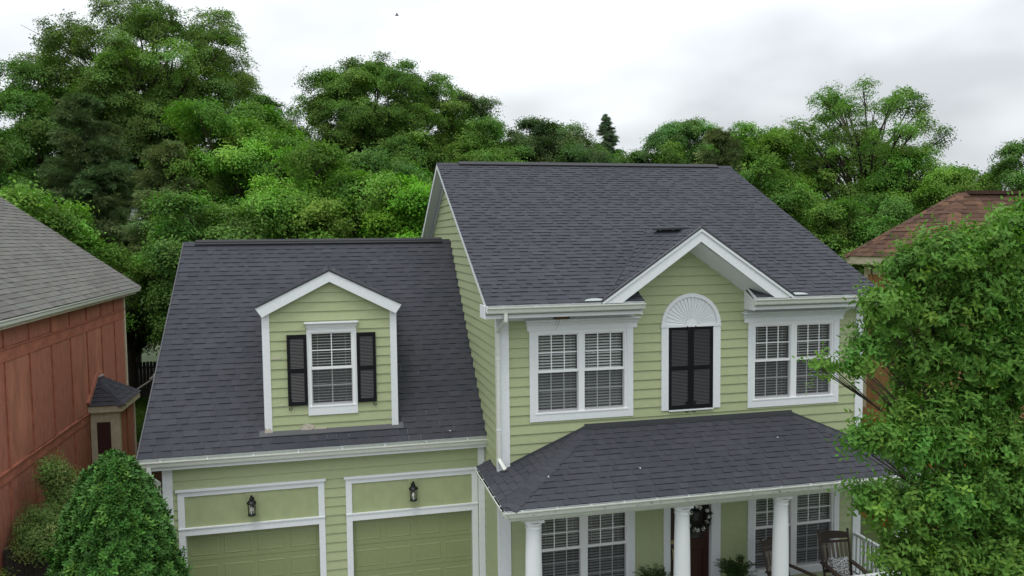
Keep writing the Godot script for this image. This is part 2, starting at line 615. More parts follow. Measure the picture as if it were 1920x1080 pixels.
# a cased window in the plane z: units side by side, each a double-hung pair of sashes with grids, blinds and a dark room behind
func window(owner_: Node3D, z: float, units: Array, y0: float, y1: float, ymid: float, x_out: Array, y_out: Array, cols: int, rows: int, crown: Array, tilt := 0.5, drop := 1.0) -> void:
	var w := group_part(owner_, "window")
	var X0: float = x_out[0]
	var X1: float = x_out[1]
	var Y0: float = y_out[0]
	var Y1: float = y_out[1]
	var xa: float = units[0][0]
	var xb: float = units[-1][1]
	for r in [[X0, Y0, xa - 0.045, Y1], [xb + 0.045, Y0, X1, Y1], [xa - 0.045, Y0, xb + 0.045, y0 - 0.025]]:
		var c := MB.new()
		c.box(Vector3(r[0], r[1], z - 0.06), Vector3(r[2], r[3], z + 0.036))
		part(w, "casing_board", c, M.white)
	if crown.size():
		var c := MB.new()
		c.box(Vector3(crown[0] + 0.05, Y1, z - 0.02), Vector3(crown[1] - 0.05, crown[2] - 0.11, z + 0.04))
		part(w, "head_board", c, M.white)
		var k := MB.new()
		var yb: float = crown[2] - 0.11
		var prof := PackedVector2Array([Vector2(-0.02, yb), Vector2(0.05, yb), Vector2(0.06, yb + 0.02), Vector2(0.07, yb + 0.045), Vector2(0.105, yb + 0.075), Vector2(0.115, yb + 0.082), Vector2(0.115, yb + 0.11), Vector2(-0.02, yb + 0.11)])
		k.prism(prof, Vector3(0, 0, z), Vector3.BACK, Vector3.UP, -crown[1] + 0.03, -crown[0] - 0.03)
		k.box(Vector3(crown[0], yb + 0.085, z - 0.02), Vector3(crown[1], yb + 0.107, z + 0.12))
		part(w, "crown_moulding", k, M.white)
	var s := MB.new()
	s.box(Vector3(xa - 0.06, y0 - 0.026, z - 0.06), Vector3(xb + 0.06, y0 - 0.004, z + 0.045))
	part(w, "sill", s, M.vinyl)
	var fr := MB.new()
	fr.box(Vector3(xa - 0.045, y1, z - 0.08), Vector3(xb + 0.045, maxf(Y1, y1 + 0.03), z + 0.024))
	fr.box(Vector3(xa - 0.045, y0 - 0.004, z - 0.08), Vector3(xa - 0.001, y1, z + 0.018))
	fr.box(Vector3(xb + 0.001, y0 - 0.004, z - 0.08), Vector3(xb + 0.045, y1, z + 0.018))
	for i in units.size() - 1:
		fr.box(Vector3(units[i][1] + 0.001, y0 - 0.004, z - 0.08), Vector3(units[i + 1][0] - 0.001, y1, z + 0.022))
	part(w, "frame", fr, M.vinyl)
	for un in units:
		var tl := tilt + rng.randf_range(-0.09, 0.09)
		var a: float = un[0]
		var b: float = un[1]
		for half in [0, 1]:
			var q0: float = y0 if half == 0 else ymid - 0.02
			var q1: float = ymid + 0.02 if half == 0 else y1
			var zz: float = z - 0.045 if half == 0 else z - 0.012
			var e := 0.03
			var h := MB.new()
			h.box(Vector3(a, q0, zz - 0.014), Vector3(a + e * 0.6, q1, zz + 0.014))
			h.box(Vector3(b - e * 0.6, q0, zz - 0.014), Vector3(b, q1, zz + 0.014))
			h.box(Vector3(a + e * 0.6, q0, zz - 0.014), Vector3(b - e * 0.6, q0 + (0.05 if half == 1 else 0.04), zz + 0.014))
			h.box(Vector3(a + e * 0.6, q1 - (0.025 if half == 1 else 0.03), zz - 0.014), Vector3(b - e * 0.6, q1, zz + 0.014))
			part(w, "sash", h, M.vinyl)
			var g := MB.new()
			g.quad(Vector3(a, q0, zz), Vector3(b, q0, zz), Vector3(b, q1, zz), Vector3(a, q1, zz))
			part(w, "pane", g, M.glass)
			var lo := q0 + 0.04
			var hi := q1 - 0.02
			for i in range(1, cols):
				var t := MB.new()
				var xx := lerpf(a + 0.018, b - 0.018, float(i) / cols)
				t.box(Vector3(xx - 0.009, lo, zz - 0.006), Vector3(xx + 0.009, hi, zz + 0.006))
				part(w, "muntin", t, M.vinyl)
			for i in range(1, rows):
				var t := MB.new()
				var yy := lerpf(lo, hi, float(i) / rows)
				t.box(Vector3(a + 0.018, yy - 0.009, zz - 0.007), Vector3(b - 0.018, yy + 0.009, zz + 0.005))
				part(w, "muntin", t, M.vinyl)
		var sc := MB.new()
		sc.quad(Vector3(a + 0.01, y0 + 0.01, z - 0.008), Vector3(b - 0.01, y0 + 0.01, z - 0.008), Vector3(b - 0.01, ymid, z - 0.008), Vector3(a + 0.01, ymid, z - 0.008))
		part(w, "insect_screen", sc, M.insect_screen)
		var bl := MB.new()
		var y := y1 - 0.03
		while y > lerpf(y1, y0, drop) + 0.03:
			var tt := Transform3D(Basis(Vector3.RIGHT, tl + rng.randf_range(-0.04, 0.04)), Vector3((a + b) / 2, y, z - 0.13))
			bl.box(Vector3(-(b - a) / 2 + 0.012, -0.0013, -0.024), Vector3((b - a) / 2 - 0.012, 0.0013, 0.024), tt)
			y -= 0.054
		bl.box(Vector3(a + 0.012, y1 - 0.02, z - 0.16), Vector3(b - 0.012, y1 + 0.01, z - 0.1))
		for xx in [a + 0.12, b - 0.12]:
			bl.box(Vector3(xx - 0.002, y0 + 0.02, z - 0.104), Vector3(xx + 0.002, y1, z - 0.1))
		var bp := part(w, "blind", bl, M.blind)
		bp.set_meta("kind", "stuff")
	# the dark room behind
	var rm := MB.new()
	var A := Vector3(X0 - 0.25, Y0 - 0.3, z - 3.6)
	var B := Vector3(X1 + 0.25, Y1 + 0.1, z - 0.125)
	rm.quad(Vector3(A.x, A.y, A.z), Vector3(B.x, A.y, A.z), Vector3(B.x, B.y, A.z), Vector3(A.x, B.y, A.z))
	rm.quad(Vector3(A.x, A.y, B.z), Vector3(A.x, A.y, A.z), Vector3(A.x, B.y, A.z), Vector3(A.x, B.y, B.z))
	rm.quad(Vector3(B.x, A.y, A.z), Vector3(B.x, A.y, B.z), Vector3(B.x, B.y, B.z), Vector3(B.x, B.y, A.z))
	rm.quad(Vector3(A.x, A.y, B.z), Vector3(B.x, A.y, B.z), Vector3(B.x, A.y, A.z), Vector3(A.x, A.y, A.z))
	rm.quad(Vector3(A.x, B.y, A.z), Vector3(B.x, B.y, A.z), Vector3(B.x, B.y, B.z), Vector3(A.x, B.y, B.z))
	rm.quad(Vector3(A.x, A.y, B.z), Vector3(A.x, B.y, B.z), Vector3(X0 + 0.06, B.y, B.z), Vector3(X0 + 0.06, A.y, B.z))
	rm.quad(Vector3(X1 - 0.06, A.y, B.z), Vector3(X1 - 0.06, B.y, B.z), Vector3(B.x, B.y, B.z), Vector3(B.x, A.y, B.z))
	rm.quad(Vector3(A.x, A.y, B.z), Vector3(B.x, A.y, B.z), Vector3(B.x, Y0 + 0.06, B.z), Vector3(A.x, Y0 + 0.06, B.z))
	rm.quad(Vector3(A.x, Y1 - 0.01, B.z), Vector3(B.x, Y1 - 0.01, B.z), Vector3(B.x, B.y, B.z), Vector3(A.x, B.y, B.z))
	part(w, "room_behind", rm, M.room)

# a louvred shutter with its scrolled iron holdback
func shutter(owner_: Node3D, x0: float, x1: float, y0: float, y1: float, z: float, hook_x: float, hook_side: float) -> void:
	var s := group_part(owner_, "shutter")
	var e := 0.055
	var ym := (y0 + y1) / 2 + 0.0
	for r in [[x0, y0, x0 + e, y1], [x1 - e, y0, x1, y1]]:
		var m := MB.new()
		m.box(Vector3(r[0], r[1], z), Vector3(r[2], r[3], z + 0.04))
		part(s, "stile", m, M.shutter_black)
	for r in [[y0, y0 + 0.075], [ym - 0.035, ym + 0.035], [y1 - 0.06, y1]]:
		var m := MB.new()
		m.box(Vector3(x0 + e, r[0], z + 0.002), Vector3(x1 - e, r[1], z + 0.037))
		part(s, "rail", m, M.shutter_black)
	var lv := MB.new()
	for seg in [[y0 + 0.075, ym - 0.035], [ym + 0.035, y1 - 0.06]]:
		var n := int((seg[1] - seg[0]) / 0.027)
		for i in n:
			var y := lerpf(seg[0], seg[1], (i + 0.5) / n)
			lv.box(Vector3(x0 + e - 0.004, -0.0025, -0.017), Vector3(x1 - e + 0.004, 0.0025, 0.017), Transform3D(Basis(Vector3.RIGHT, 0.85), Vector3(0, y, z + 0.018)))
	lv.box(Vector3(x0 + e, y0 + 0.07, z + 0.001), Vector3(x1 - e, y1 - 0.05, z + 0.005))
	var l := part(s, "louvers", lv, M.louver_black)
	l.set_meta("kind", "stuff")
	for yy in [y0 + 0.09, y1 - 0.05]:
		var m := MB.new()
		m.box(Vector3(hook_x + hook_side * 0.0 - 0.012, yy, z + 0.01), Vector3(hook_x + 0.012, yy + 0.05, z + 0.05))
		part(s, "hinge", m, M.iron)
	var pts := []
	var rad := []
	var hx := hook_x
	for i in 22:
		var t := i / 21.0
		var an := 1.2 + t * 5.4
		var r := 0.012 + 0.022 * t
		pts.append(Vector3(hx + hook_side * (0.02 - r * cos(an)), y0 - 0.05 + r * sin(an), z + 0.03))
		rad.append(0.006)
	pts.append(Vector3(hx + hook_side * 0.0, y0 + 0.02, z + 0.03))
	rad.append(0.007)
	var hk := MB.new()
	hk.tube(pts, rad, 6)
	part(s, "holdback", hk, M.iron)

# ------------------------------------------------------------------ the green house
const W := 7.60
const GX := -6.0           # left wall of the garage
const GZ := -1.355         # front wall of the garage

func solid_box(owner_: Node3D, called: String, a: Vector3, b: Vector3, m: Material) -> MeshInstance3D:
	var mb := MB.new()
	mb.box(a, b)
	return part(owner_, called, mb, m)

func house() -> void:
	var h := thing("green_house", "sage green clapboard house with charcoal shingle roofs, garage wing and front porch", "house")
	var X := Vector3.RIGHT
	var Y := Vector3.UP
	var Z := Vector3.BACK
	# ---------- walls
	var up_l := rect(0.585, 3.6825, 2.604, 5.5)
	var up_r := rect(5.005, 3.6825, 7.033, 5.5)
	var mid := rect(3.18, 3.735, 4.41, 5.36)
	var low_l := rect(0.63, 0.2, 2.64, 2.3)
	var low_r := rect(5.036, 0.2, 7.098, 2.3)
	var door := rect(3.233, -0.05, 4.437, 2.3)
	var arch := PackedVector2Array()
	for i in 25:
		var a := PI * i / 24.0
		arch.append(Vector2(3.793 + 0.616 * cos(a), 5.36 + 0.616 * sin(a)))
	var front := PackedVector2Array([Vector2(0.2, -0.5), Vector2(7.42, -0.5), Vector2(7.42, 5.72), Vector2(4.915, 5.72), Vector2(4.915, 5.98), Vector2(3.755, 6.78), Vector2(2.64, 6.01), Vector2(2.64, 5.72), Vector2(0.2, 5.72)])
	# courses fall so that a joint lies at y = 4.0
	var off := fposmod(4.0 + 0.5, EXPO)
	lap_wall(h, "front_wall", Vector3.ZERO, X, Y, front, [up_l, up_r, mid, arch, low_l, low_r, door], off)
	# side wall towards the garage: u runs towards the viewer
	var side := PackedVector2Array([Vector2(0, -0.5), Vector2(11.25, -0.5), Vector2(11.25, 5.9), Vector2(5.65, 8.72), Vector2(0, 5.9)])
	lap_wall(h, "side_wall", Vector3(0, 0, -11.3), Z, Y, side, [], off)
	# plain right and back walls out of sight
	solid_box(h, "right_wall", Vector3(W - 0.12, -0.5, -11.3), Vector3(W, 6.0, -0.02), M.siding)
	solid_box(h, "back_wall", Vector3(0.0, -0.5, -11.42), Vector3(W, 6.0, -11.3), M.siding)
	var rg := MB.new()
	rg.prism(PackedVector2Array([Vector2(-11.3, 6.0), Vector2(0, 6.0), Vector2(-5.65, 8.72)]), Vector3(W - 0.06, 0, 0), Z, Y, 0.0, 0.06)
	part(h, "right_gable", rg, M.siding)
	# corner boards and frieze
	for c in [[0.0, 0.2], [7.42, W]]:
		var mb := MB.new()
		mb.box(Vector3(c[0], -0.5, -0.1), Vector3(c[1], 5.72, 0.036))
		part(h, "corner_board", mb, M.white)
	var sc := MB.new()
	sc.box(Vector3(-0.03, -0.5, -0.09), Vector3(-0.002, 5.72, 0.034))
	part(h, "corner_board", sc, M.white)
	for c in [[0.2, 2.62], [4.93, 7.42]]:
		var mb := MB.new()
		mb.box(Vector3(c[0], 5.565, 0.0), Vector3(c[1], 5.72, 0.030))
		part(h, "frieze_board", mb, M.white)
	# ---------- main roof
	var pitch := 0.4962
	var cs := 1.0 / sqrt(1.0 + pitch * pitch)
	var sn := pitch * cs
	var xl := -0.30
	var xr := 7.70
	var ez := 0.49
	var ey := 5.90
	var rz := -5.65
	var ry := ey + pitch * (ez - rz)
	var run := (ez - rz) / cs
	var V := Vector3(0, sn, -cs)
	var O := Vector3(xl, ey, ez)
	var v_wall := ez / cs
	var full := PackedVector2Array([Vector2(0, 0), Vector2(2.64 - xl, 0), Vector2(2.64 - xl, v_wall), Vector2(4.91 - xl, v_wall), Vector2(4.91 - xl, 0), Vector2(xr - xl, 0), Vector2(xr - xl, run), Vector2(0, run)])
	var deck := MB.new()
	var inset := PackedVector2Array()
	for q in full:
		inset.append(Vector2(clampf(q.x, 0.03, xr - xl - 0.03), q.y))
	deck.prism(inset, O, X, V, -0.09, -0.004)
	var Vb := Vector3(0, sn, cs)
	deck.prism(rect(0.03, 0, xr - xl - 0.03, run), Vector3(xr, ey, 2 * rz - ez), -X, Vb, -0.09, -0.004)
	var roof := part(h, "main_roof", deck, M.soffit)
	var list := []
	shingle_plane(list, roof, O, X, V, full)
	shingle_plane(list, roof, Vector3(xr, ey, 2 * rz - ez), -X, Vb, rect(0, 0, xr - xl, run), 0.143, [0.36, 0.5])
	# rake boards
	for x in [xl + 0.006, xr - 0.028]:
		for s in [1.0, -1.0]:
			var mb := MB.new()
			var a := Vector3(x, ey - 0.002, ez) if s > 0 else Vector3(x, ey - 0.002, 2 * rz - ez)
			var b := Vector3(x, ry - 0.002, rz)
			mb.quad(a - Y * 0.13, a, b, b - Y * 0.13)
			mb.quad(a + X * 0.022 - Y * 0.13, b + X * 0.022 - Y * 0.13, b + X * 0.022, a + X * 0.022)
			mb.quad(a, a + X * 0.022, b + X * 0.022, b)
			mb.quad(a - Y * 0.13, b - Y * 0.13, b + X * 0.022 - Y * 0.13, a + X * 0.022 - Y * 0.13)
			mb.quad(a - Y * 0.13, a + X * 0.022 - Y * 0.13, a + X * 0.022, a)
			part(roof, "rake_board", mb, M.white)
	# frieze under the rake soffit on the side wall
	for s in [1.0, -1.0]:
		var mb := MB.new()
		var zz := 0.0 if s > 0 else -11.3
		mb.bar(Vector3(-0.02, ey + pitch * ez - 0.17, zz), Vector3(-0.02, ry - 0.17, rz), 0.03, 0.1)
		part(roof, "rake_frieze", mb, M.soffit)
	# ridge vent and bare ridge ends
	var rv := MB.new()
	for s in [V, Vb]:
		var zn := (1.0 if s == V else -1.0)
		var q := Vector3(0.25, ry + 0.022, rz)
		var dn := Vector3(0, -sn, cs * zn)
		var nn := Vector3(0, cs, sn * zn)
		var a := q + dn * 0.16
		var b := Vector3(7.3, q.y, q.z) + dn * 0.16
		if zn > 0:
			rv.quad(a + nn * 0.028, b + nn * 0.028, Vector3(7.3, q.y + 0.035, q.z), q + Y * 0.035)
			rv.quad(a - nn * 0.02, b - nn * 0.02, b + nn * 0.028, a + nn * 0.028)
		else:
			rv.quad(q + Y * 0.035, Vector3(7.3, q.y + 0.035, q.z), b + nn * 0.028, a + nn * 0.028)
	rv.box(Vector3(0.25, ry - 0.06, rz - 0.12), Vector3(7.3, ry - 0.01, rz + 0.12))
	part(roof, "ridge_vent", rv, M.ridge_vent)
	caps(roof, Vector3(xl, ry, rz), Vector3(0.3, ry, rz), Vector3(0, cs, sn), Vector3(0, cs, -sn), "shingle")
	caps(roof, Vector3(7.25, ry, rz), Vector3(xr + 0.02, ry, rz), Vector3(0, cs, sn), Vector3(0, cs, -sn), "shingle")
	# ---------- front gable of the main roof
	var gp := 0.689
	var gc := 1.0 / sqrt(1.0 + gp * gp)
	var gs := gp * gc
	var ax := 3.755
	var ay := 7.19
	var gz := 0.49
	var half := (ay - ey) / gp
	var zb := ez - (ay - ey) / pitch
	var gdeck := MB.new()
	var gl := Vector3(ax - half, ey, gz)        # left plane: u runs back from the front, v up the slope
	var glU := Vector3(0, 0, 1)
	var glV := Vector3(gc, gs, 0)
	var gll := half / gc
	var lp := PackedVector2Array([Vector2(0, 0), Vector2(0, gll), Vector2(zb - gz, gll)])
	gdeck.prism(lp, gl, glU, -glV * -1.0, -0.07, -0.004)
	var grp := PackedVector2Array([Vector2(0, 0), Vector2(gz - zb, gll), Vector2(0, gll)])
	var gr := Vector3(ax + half, ey, gz)
	gdeck.prism(grp, gr, Vector3(0, 0, -1), Vector3(-gc, gs, 0), -0.07, -0.004)
	var groof := part(h, "gable_roof", gdeck, M.soffit)
	# left plane has the normal (-gs, gc, 0): U x V must point there, so U = +z and V = glV gives z x (c,s,0) = (-s, c, 0)
	shingle_plane(list, groof, gl, glU, glV, lp, 0.143, [0.10, 0.14, 0.18, 0.23], 0.009, 0.019, 0.05)
	shingle_plane(list, groof, gr, Vector3(0, 0, -1), Vector3(-gc, gs, 0), grp, 0.143, [0.10, 0.14, 0.18, 0.23], 0.009, 0.019, 0.05)
	var gv := MB.new()
	gv.bar(Vector3(ax, ay + 0.03, -0.25), Vector3(ax, ay + 0.03, -1.45), 0.26, 0.035)
	part(groof, "ridge_vent", gv, M.ridge_vent)
	caps(groof, Vector3(ax, ay, gz), Vector3(ax, ay, -0.2), Vector3(-gs, gc, 0), Vector3(gs, gc, 0), "shingle", 0.143, 0.13)
	caps(groof, Vector3(ax, ay, -1.4), Vector3(ax, ay, -1.9), Vector3(-gs, gc, 0), Vector3(gs, gc, 0), "shingle", 0.143, 0.13)
	for s in [-1.0, 1.0]:
		var p := PackedVector2Array([Vector2(ax + s * (half + 0.03), ey - 0.02), Vector2(ax, ay - 0.006), Vector2(ax, ay - 0.225), Vector2(ax + s * 1.545, ey - 0.02)])
		var mb := MB.new()
		mb.prism(p, Vector3(0, 0, 0), X, Y, gz - 0.035, gz + 0.012)
		part(groof, "rake_board", mb, M.white)
		var mb2 := MB.new()
		var p2 := PackedVector2Array([Vector2(ax + s * (half + 0.05), ey + 0.006), Vector2(ax, ay + 0.02), Vector2(ax, ay - 0.035), Vector2(ax + s * (half + 0.05), ey - 0.045)])
		mb2.prism(p2, Vector3(0, 0, 0), X, Y, gz + 0.013, gz + 0.034)
		part(groof, "rake_moulding", mb2, M.white)
		var mb4 := MB.new()
		mb4.bar(Vector3(ax + s * (half + 0.06), ey + 0.028, gz + 0.018), Vector3(ax, ay + 0.042, gz + 0.018), 0.05, 0.03)
		part(groof, "drip_edge", mb4, M.flashing)
		# soffit strip between board and wall
		var mb3 := MB.new()
		var d0 := Vector3(ax + s * 1.47, ay - 0.42 - 0.689 * 1.47, 0.0)
		var d1 := Vector3(ax, ay - 0.42, 0.0)
		var d2 := Vector3(0, 0.18, gz - 0.02)
		if s < 0:
			mb3.quad(d0, d1, d1 + d2, d0 + d2)
		else:
			mb3.quad(d1, d0, d0 + d2, d1 + d2)
		part(groof, "soffit", mb3, M.soffit)
	# cut valleys where the gable planes meet the main roof
	for s in [-1.0, 1.0]:
		var vm := MB.new()
		vm.bar(Vector3(ax + s * half, ey + 0.022, ez), Vector3(ax, ay + 0.022, zb), 0.022, 0.01)
		part(groof, "valley_flashing", vm, M.ridge_vent)
	# pale kick-out flashing at the foot of each gable rake
	for s in [-1.0, 1.0]:
		var mb := MB.new()
		var cx: float = ax + s * (half + 0.18)
		var pp := PackedVector2Array()
		for k in 13:
			var a := PI * k / 12.0
			pp.append(Vector2(cx - xl + 0.2 * cos(a), 0.02 + 0.085 * sin(a)))
		mb.prism(pp, O, X, V, 0.014, 0.024)
		part(groof, "kickout_flashing", mb, M.pale_flashing)
	# ---------- eaves of the main roof: fascia, soffit, gutters and returns
	for seg in [[xl, 2.62, 0], [4.93, xr, 1]]:
		var mb := MB.new()
		mb.box(Vector3(seg[0], 5.66, 0.34), Vector3(seg[1], 5.87, 0.365))
		mb.box(Vector3(seg[0], 5.655, 0.365), Vector3(seg[1], 5.72, 0.395))
		part(roof, "fascia_board", mb, M.white)
		var sf := MB.new()
		sf.box(Vector3(seg[0], 5.70, 0.0), Vector3(seg[1], 5.72, 0.34))
		part(roof, "soffit", sf, M.soffit)
		var e: float = seg[1] if seg[2] == 0 else seg[0]
		var ret := MB.new()
		ret.prism(PackedVector2Array([Vector2(0.015, 5.63), Vector2(0.39, 5.66), Vector2(0.39, 5.86), Vector2(0.015, 6.10)]), Vector3(e - (0.0 if seg[2] == 0 else 0.02), 0, 0), -Z, Y, 0.0, 0.02)
		var ret2 := MB.new()
		var s := 0.0 if seg[2] == 0 else -0.02
		for q in [[0.0, 0.0]]:
			var pz := [Vector3(e + s, 5.64, 0.016), Vector3(e + s, 5.64, 0.40), Vector3(e + s, 5.86, 0.40), Vector3(e + s, 6.10, 0.016)]
			var pw := []
			for v3 in pz:
				pw.append(v3 + X * 0.02)
			ret2.quad(pw[1], pw[0], pw[3], pw[2])
			ret2.quad(pz[0], pz[1], pz[2], pz[3])
			ret2.quad(pz[1], pw[1], pw[2], pz[2])
			ret2.quad(pz[0], pw[0], pw[1], pz[1])
		part(roof, "eave_return", ret2, M.white)
	gutter(h, Vector3(xl + 0.02, 5.745, 0.396), Vector3(2.66, 5.745, 0.396), Z, 5)
	gutter(h, Vector3(4.90, 5.745, 0.396), Vector3(xr - 0.02, 5.745, 0.396), Z, 5)
	# rake end of the eave (boxed)
	var bx := MB.new()
	bx.box(Vector3(xl - 0.02, 5.66, 0.0), Vector3(xl, 5.89, 0.43))
	part(roof, "eave_end_board", bx, M.white)
	# downspout at the left front corner
	downspout(h, [Vector3(0.05, 5.75, 0.45), Vector3(0.05, 5.62, 0.45), Vector3(-0.02, 5.40, 0.075), Vector3(-0.02, 3.06, 0.075), Vector3(0.06, 2.90, 0.22)], [Vector3(-0.02, 4.9, 0.075), Vector3(-0.02, 3.6, 0.075)], 0.06, 0.075)
	# ---------- upper windows
	window(h, 0.0, [[0.745, 1.527], [1.643, 2.436]], 3.845, 5.30, 4.60, [0.585, 2.604], [3.6825, 5.365], 3, 2, [0.497, 2.731, 5.575], 0.36)
	window(h, 0.0, [[5.165, 5.95], [6.08, 6.87]], 3.845, 5.30, 4.60, [5.005, 7.033], [3.6825, 5.365], 3, 2, [4.875, 7.17, 5.575], 0.14)
	# ---------- blind window: shutters under a fan arch
	var bw := group_part(h, "shuttered_opening")
	for r in [[3.18, 3.735, 3.325, 5.36], [4.255, 3.735, 4.41, 5.36]]:
		var mb := MB.new()
		mb.box(Vector3(r[0], r[1], -0.05), Vector3(r[2], r[3], 0.036))
		part(bw, "casing_board", mb, M.white)
	solid_box(bw, "backing_panel", Vector3(3.325, 3.735, -0.08), Vector3(4.255, 5.36, -0.03), M.white)
	solid_box(bw, "sill", Vector3(3.325, 3.715, -0.03), Vector3(4.255, 3.737, 0.06), M.white)
	shutter(h, 3.33, 3.787, 3.75, 5.352, 0.0, 3.70, 1.0)
	shutter(h, 3.793, 4.25, 3.75, 5.352, 0.0, 3.88, -1.0)
	var fan := group_part(h, "fan_arch")
	var rim := MB.new()
	var base := MB.new()
	base.prism(arch, Vector3.ZERO, X, Y, -0.05, 0.012)
	part(fan, "arch_panel", base, M.white)
	for i in 32:
		var a0 := PI * i / 32.0
		var a1 := PI * (i + 1) / 32.0
		rim.prism(PackedVector2Array([Vector2(cos(a0), sin(a0)) * 0.616, Vector2(cos(a1), sin(a1)) * 0.616, Vector2(cos(a1), sin(a1)) * 0.545, Vector2(cos(a0), sin(a0)) * 0.545]), Vector3(3.793, 5.36, 0), X, Y, 0.013, 0.045)
	rim.box(Vector3(3.17, 5.335, 0.0), Vector3(4.416, 5.372, 0.048))
	part(fan, "arch_rim", rim, M.white)
	for i in 20:
		var a0 := PI * (i + 0.04) / 20.0
		var a1 := PI * (i + 0.96) / 20.0
		var mb := MB.new()
		var c := Vector3(3.793, 5.372, 0.013)
		var p := [Vector3(cos(a0), sin(a0), 0) * 0.13, Vector3(cos(a0), sin(a0), 0) * 0.54, Vector3(cos(a1), sin(a1), 0) * 0.54, Vector3(cos(a1), sin(a1), 0) * 0.13]
		var l0 := Vector3(0, 0, 0.006)
		var l1 := Vector3(0, 0, 0.016)
		mb.quad(c + p[0] + l0, c + p[1] + l0, c + p[2] + l1, c + p[3] + l1)
		mb.quad(c + p[1], c + p[2], c + p[2] + l1, c + p[1] + l0)
		mb.quad(c + p[2], c + p[3], c + p[3] + l1, c + p[2] + l1)
		mb.quad(c + p[0], c + p[1], c + p[1] + l0, c + p[0] + l0)
		part(fan, "fan_blade", mb, M.white)
	var hub := MB.new()
	var hp := PackedVector2Array()
	for i in 13:
		hp.append(Vector2(cos(PI * i / 12.0), sin(PI * i / 12.0)) * 0.125)
	hub.prism(hp, Vector3(3.793, 5.372, 0), X, Y, 0.013, 0.04)
	part(fan, "fan_hub", hub, M.white)
	# ---------- garage wing
	var gd := [[-5.64, -3.253], [-2.625, -0.28]]
	var gopen := []
	for d in gd:
		gopen.append(rect(d[0] - 0.115, -0.5, d[1] + 0.115, 2.46))
	lap_wall(h, "garage_wall", Vector3(0, 0, GZ), X, Y, rect(GX + 0.17, -0.5, -0.15, 3.0), gopen, fposmod(1.0836 + 0.5, EXPO))
	solid_box(h, "garage_side_wall", Vector3(GX, -0.5, -9.7), Vector3(GX + 0.12, 3.2, GZ), M.siding)
	var gg := MB.new()
	gg.prism(PackedVector2Array([Vector2(-9.7, 3.2), Vector2(GZ, 3.2), Vector2(-5.52, 6.85)]), Vector3(GX + 0.02, 0, 0), Z, Y, -0.08, 0.0)
	part(h, "garage_gable", gg, M.siding)
	solid_box(h, "garage_back_wall", Vector3(GX, -0.5, -9.8), Vector3(-0.01, 3.2, -9.7), M.siding)
	for c in [[GX, GX + 0.17], [-0.15, -0.02]]:
		var mb := MB.new()
		mb.box(Vector3(c[0], -0.5, GZ - 0.1), Vector3(c[1], 3.0, GZ + 0.036))
		part(h, "corner_board", mb, M.white)
	for d in gd:
		var g := group_part(h, "garage_door")
		var x0: float = d[0]
		var x1: float = d[1]
		var tb := MB.new()
		tb.box(Vector3(x0 - 0.115, -0.5, GZ - 0.1), Vector3(x0, 2.46, GZ + 0.036))
		part(g, "casing_board", tb, M.white)
		tb = MB.new()
		tb.box(Vector3(x1, -0.5, GZ - 0.1), Vector3(x1 + 0.115, 2.46, GZ + 0.036))
		part(g, "casing_board", tb, M.white)
		tb = MB.new()
		tb.box(Vector3(x0, 2.385, GZ - 0.08), Vector3(x1, 2.46, GZ + 0.029))
		tb.box(Vector3(x0 - 0.125, 2.46, GZ - 0.02), Vector3(x1 + 0.125, 2.485, GZ + 0.045))
		tb.box(Vector3(x0 - 0.145, 2.485, GZ - 0.02), Vector3(x1 + 0.145, 2.525, GZ + 0.07))
		part(g, "head_moulding", tb, M.white)
		tb = MB.new()
		tb.box(Vector3(x0 - 0.115, 1.652, GZ - 0.08), Vector3(x1 + 0.115, 1.775, GZ + 0.038))
		tb.box(Vector3(x0 - 0.12, 1.775, GZ - 0.05), Vector3(x1 + 0.12, 1.797, GZ + 0.055))
		part(g, "band_board", tb, M.white)
		tb = MB.new()
		tb.box(Vector3(x0, 1.797, GZ - 0.09), Vector3(x1, 2.385, GZ + 0.004))
		part(g, "transom_panel", tb, M.panel_green)
		var zf := GZ - 0.085
		for s in 4:
			var ys: float = -0.48 + 0.533 * s
			var sec := MB.new()
			sec.box(Vector3(x0 + 0.003, ys + 0.003, zf - 0.05), Vector3(x1 - 0.003, ys + 0.53, zf))
			part(g, "door_section", sec, M.door_green)
			for c in 4:
				var pw: float = (x1 - x0) / 4.0
				var pc := x0 + pw * (c + 0.5)
				var a := Vector2(pc - 0.25, ys + 0.09)
				var b := Vector2(pc + 0.25, ys + 0.43)
				var pm := MB.new()
				var e := 0.02
				var o4 := [Vector3(a.x, a.y, zf), Vector3(b.x, a.y, zf), Vector3(b.x, b.y, zf), Vector3(a.x, b.y, zf)]
				var i4 := [Vector3(a.x + e, a.y + e, zf + 0.007), Vector3(b.x - e, a.y + e, zf + 0.007), Vector3(b.x - e, b.y - e, zf + 0.007), Vector3(a.x + e, b.y - e, zf + 0.007)]
				var j4 := [Vector3(a.x + 0.032, a.y + 0.032, zf + 0.003), Vector3(b.x - 0.032, a.y + 0.032, zf + 0.003), Vector3(b.x - 0.032, b.y - 0.032, zf + 0.003), Vector3(a.x + 0.032, b.y - 0.032, zf + 0.003)]
				for k in 4:
					var l := (k + 1) % 4
					pm.quad(o4[k], o4[l], i4[l], i4[k])
					pm.quad(i4[k], i4[l], j4[l], j4[k])
				pm.quad(j4[0], j4[1], j4[2], j4[3])
				part(g, "door_panel", pm, M.door_green)
	solid_box(h, "garage_frieze", Vector3(GX, 3.0, GZ - 0.08), Vector3(-0.02, 3.06, GZ + 0.03), M.white)
	# garage roof
	var ap := 0.869
	var ac := 1.0 / sqrt(1.0 + ap * ap)
	var asn := ap * ac
	var aV := Vector3(0, asn, -ac)
	var aO := Vector3(-6.35, 3.20, -1.09)
	var arz := -5.52
	var arun := (aO.z - arz) / ac
	var ary := aO.y + ap * (aO.z - arz)
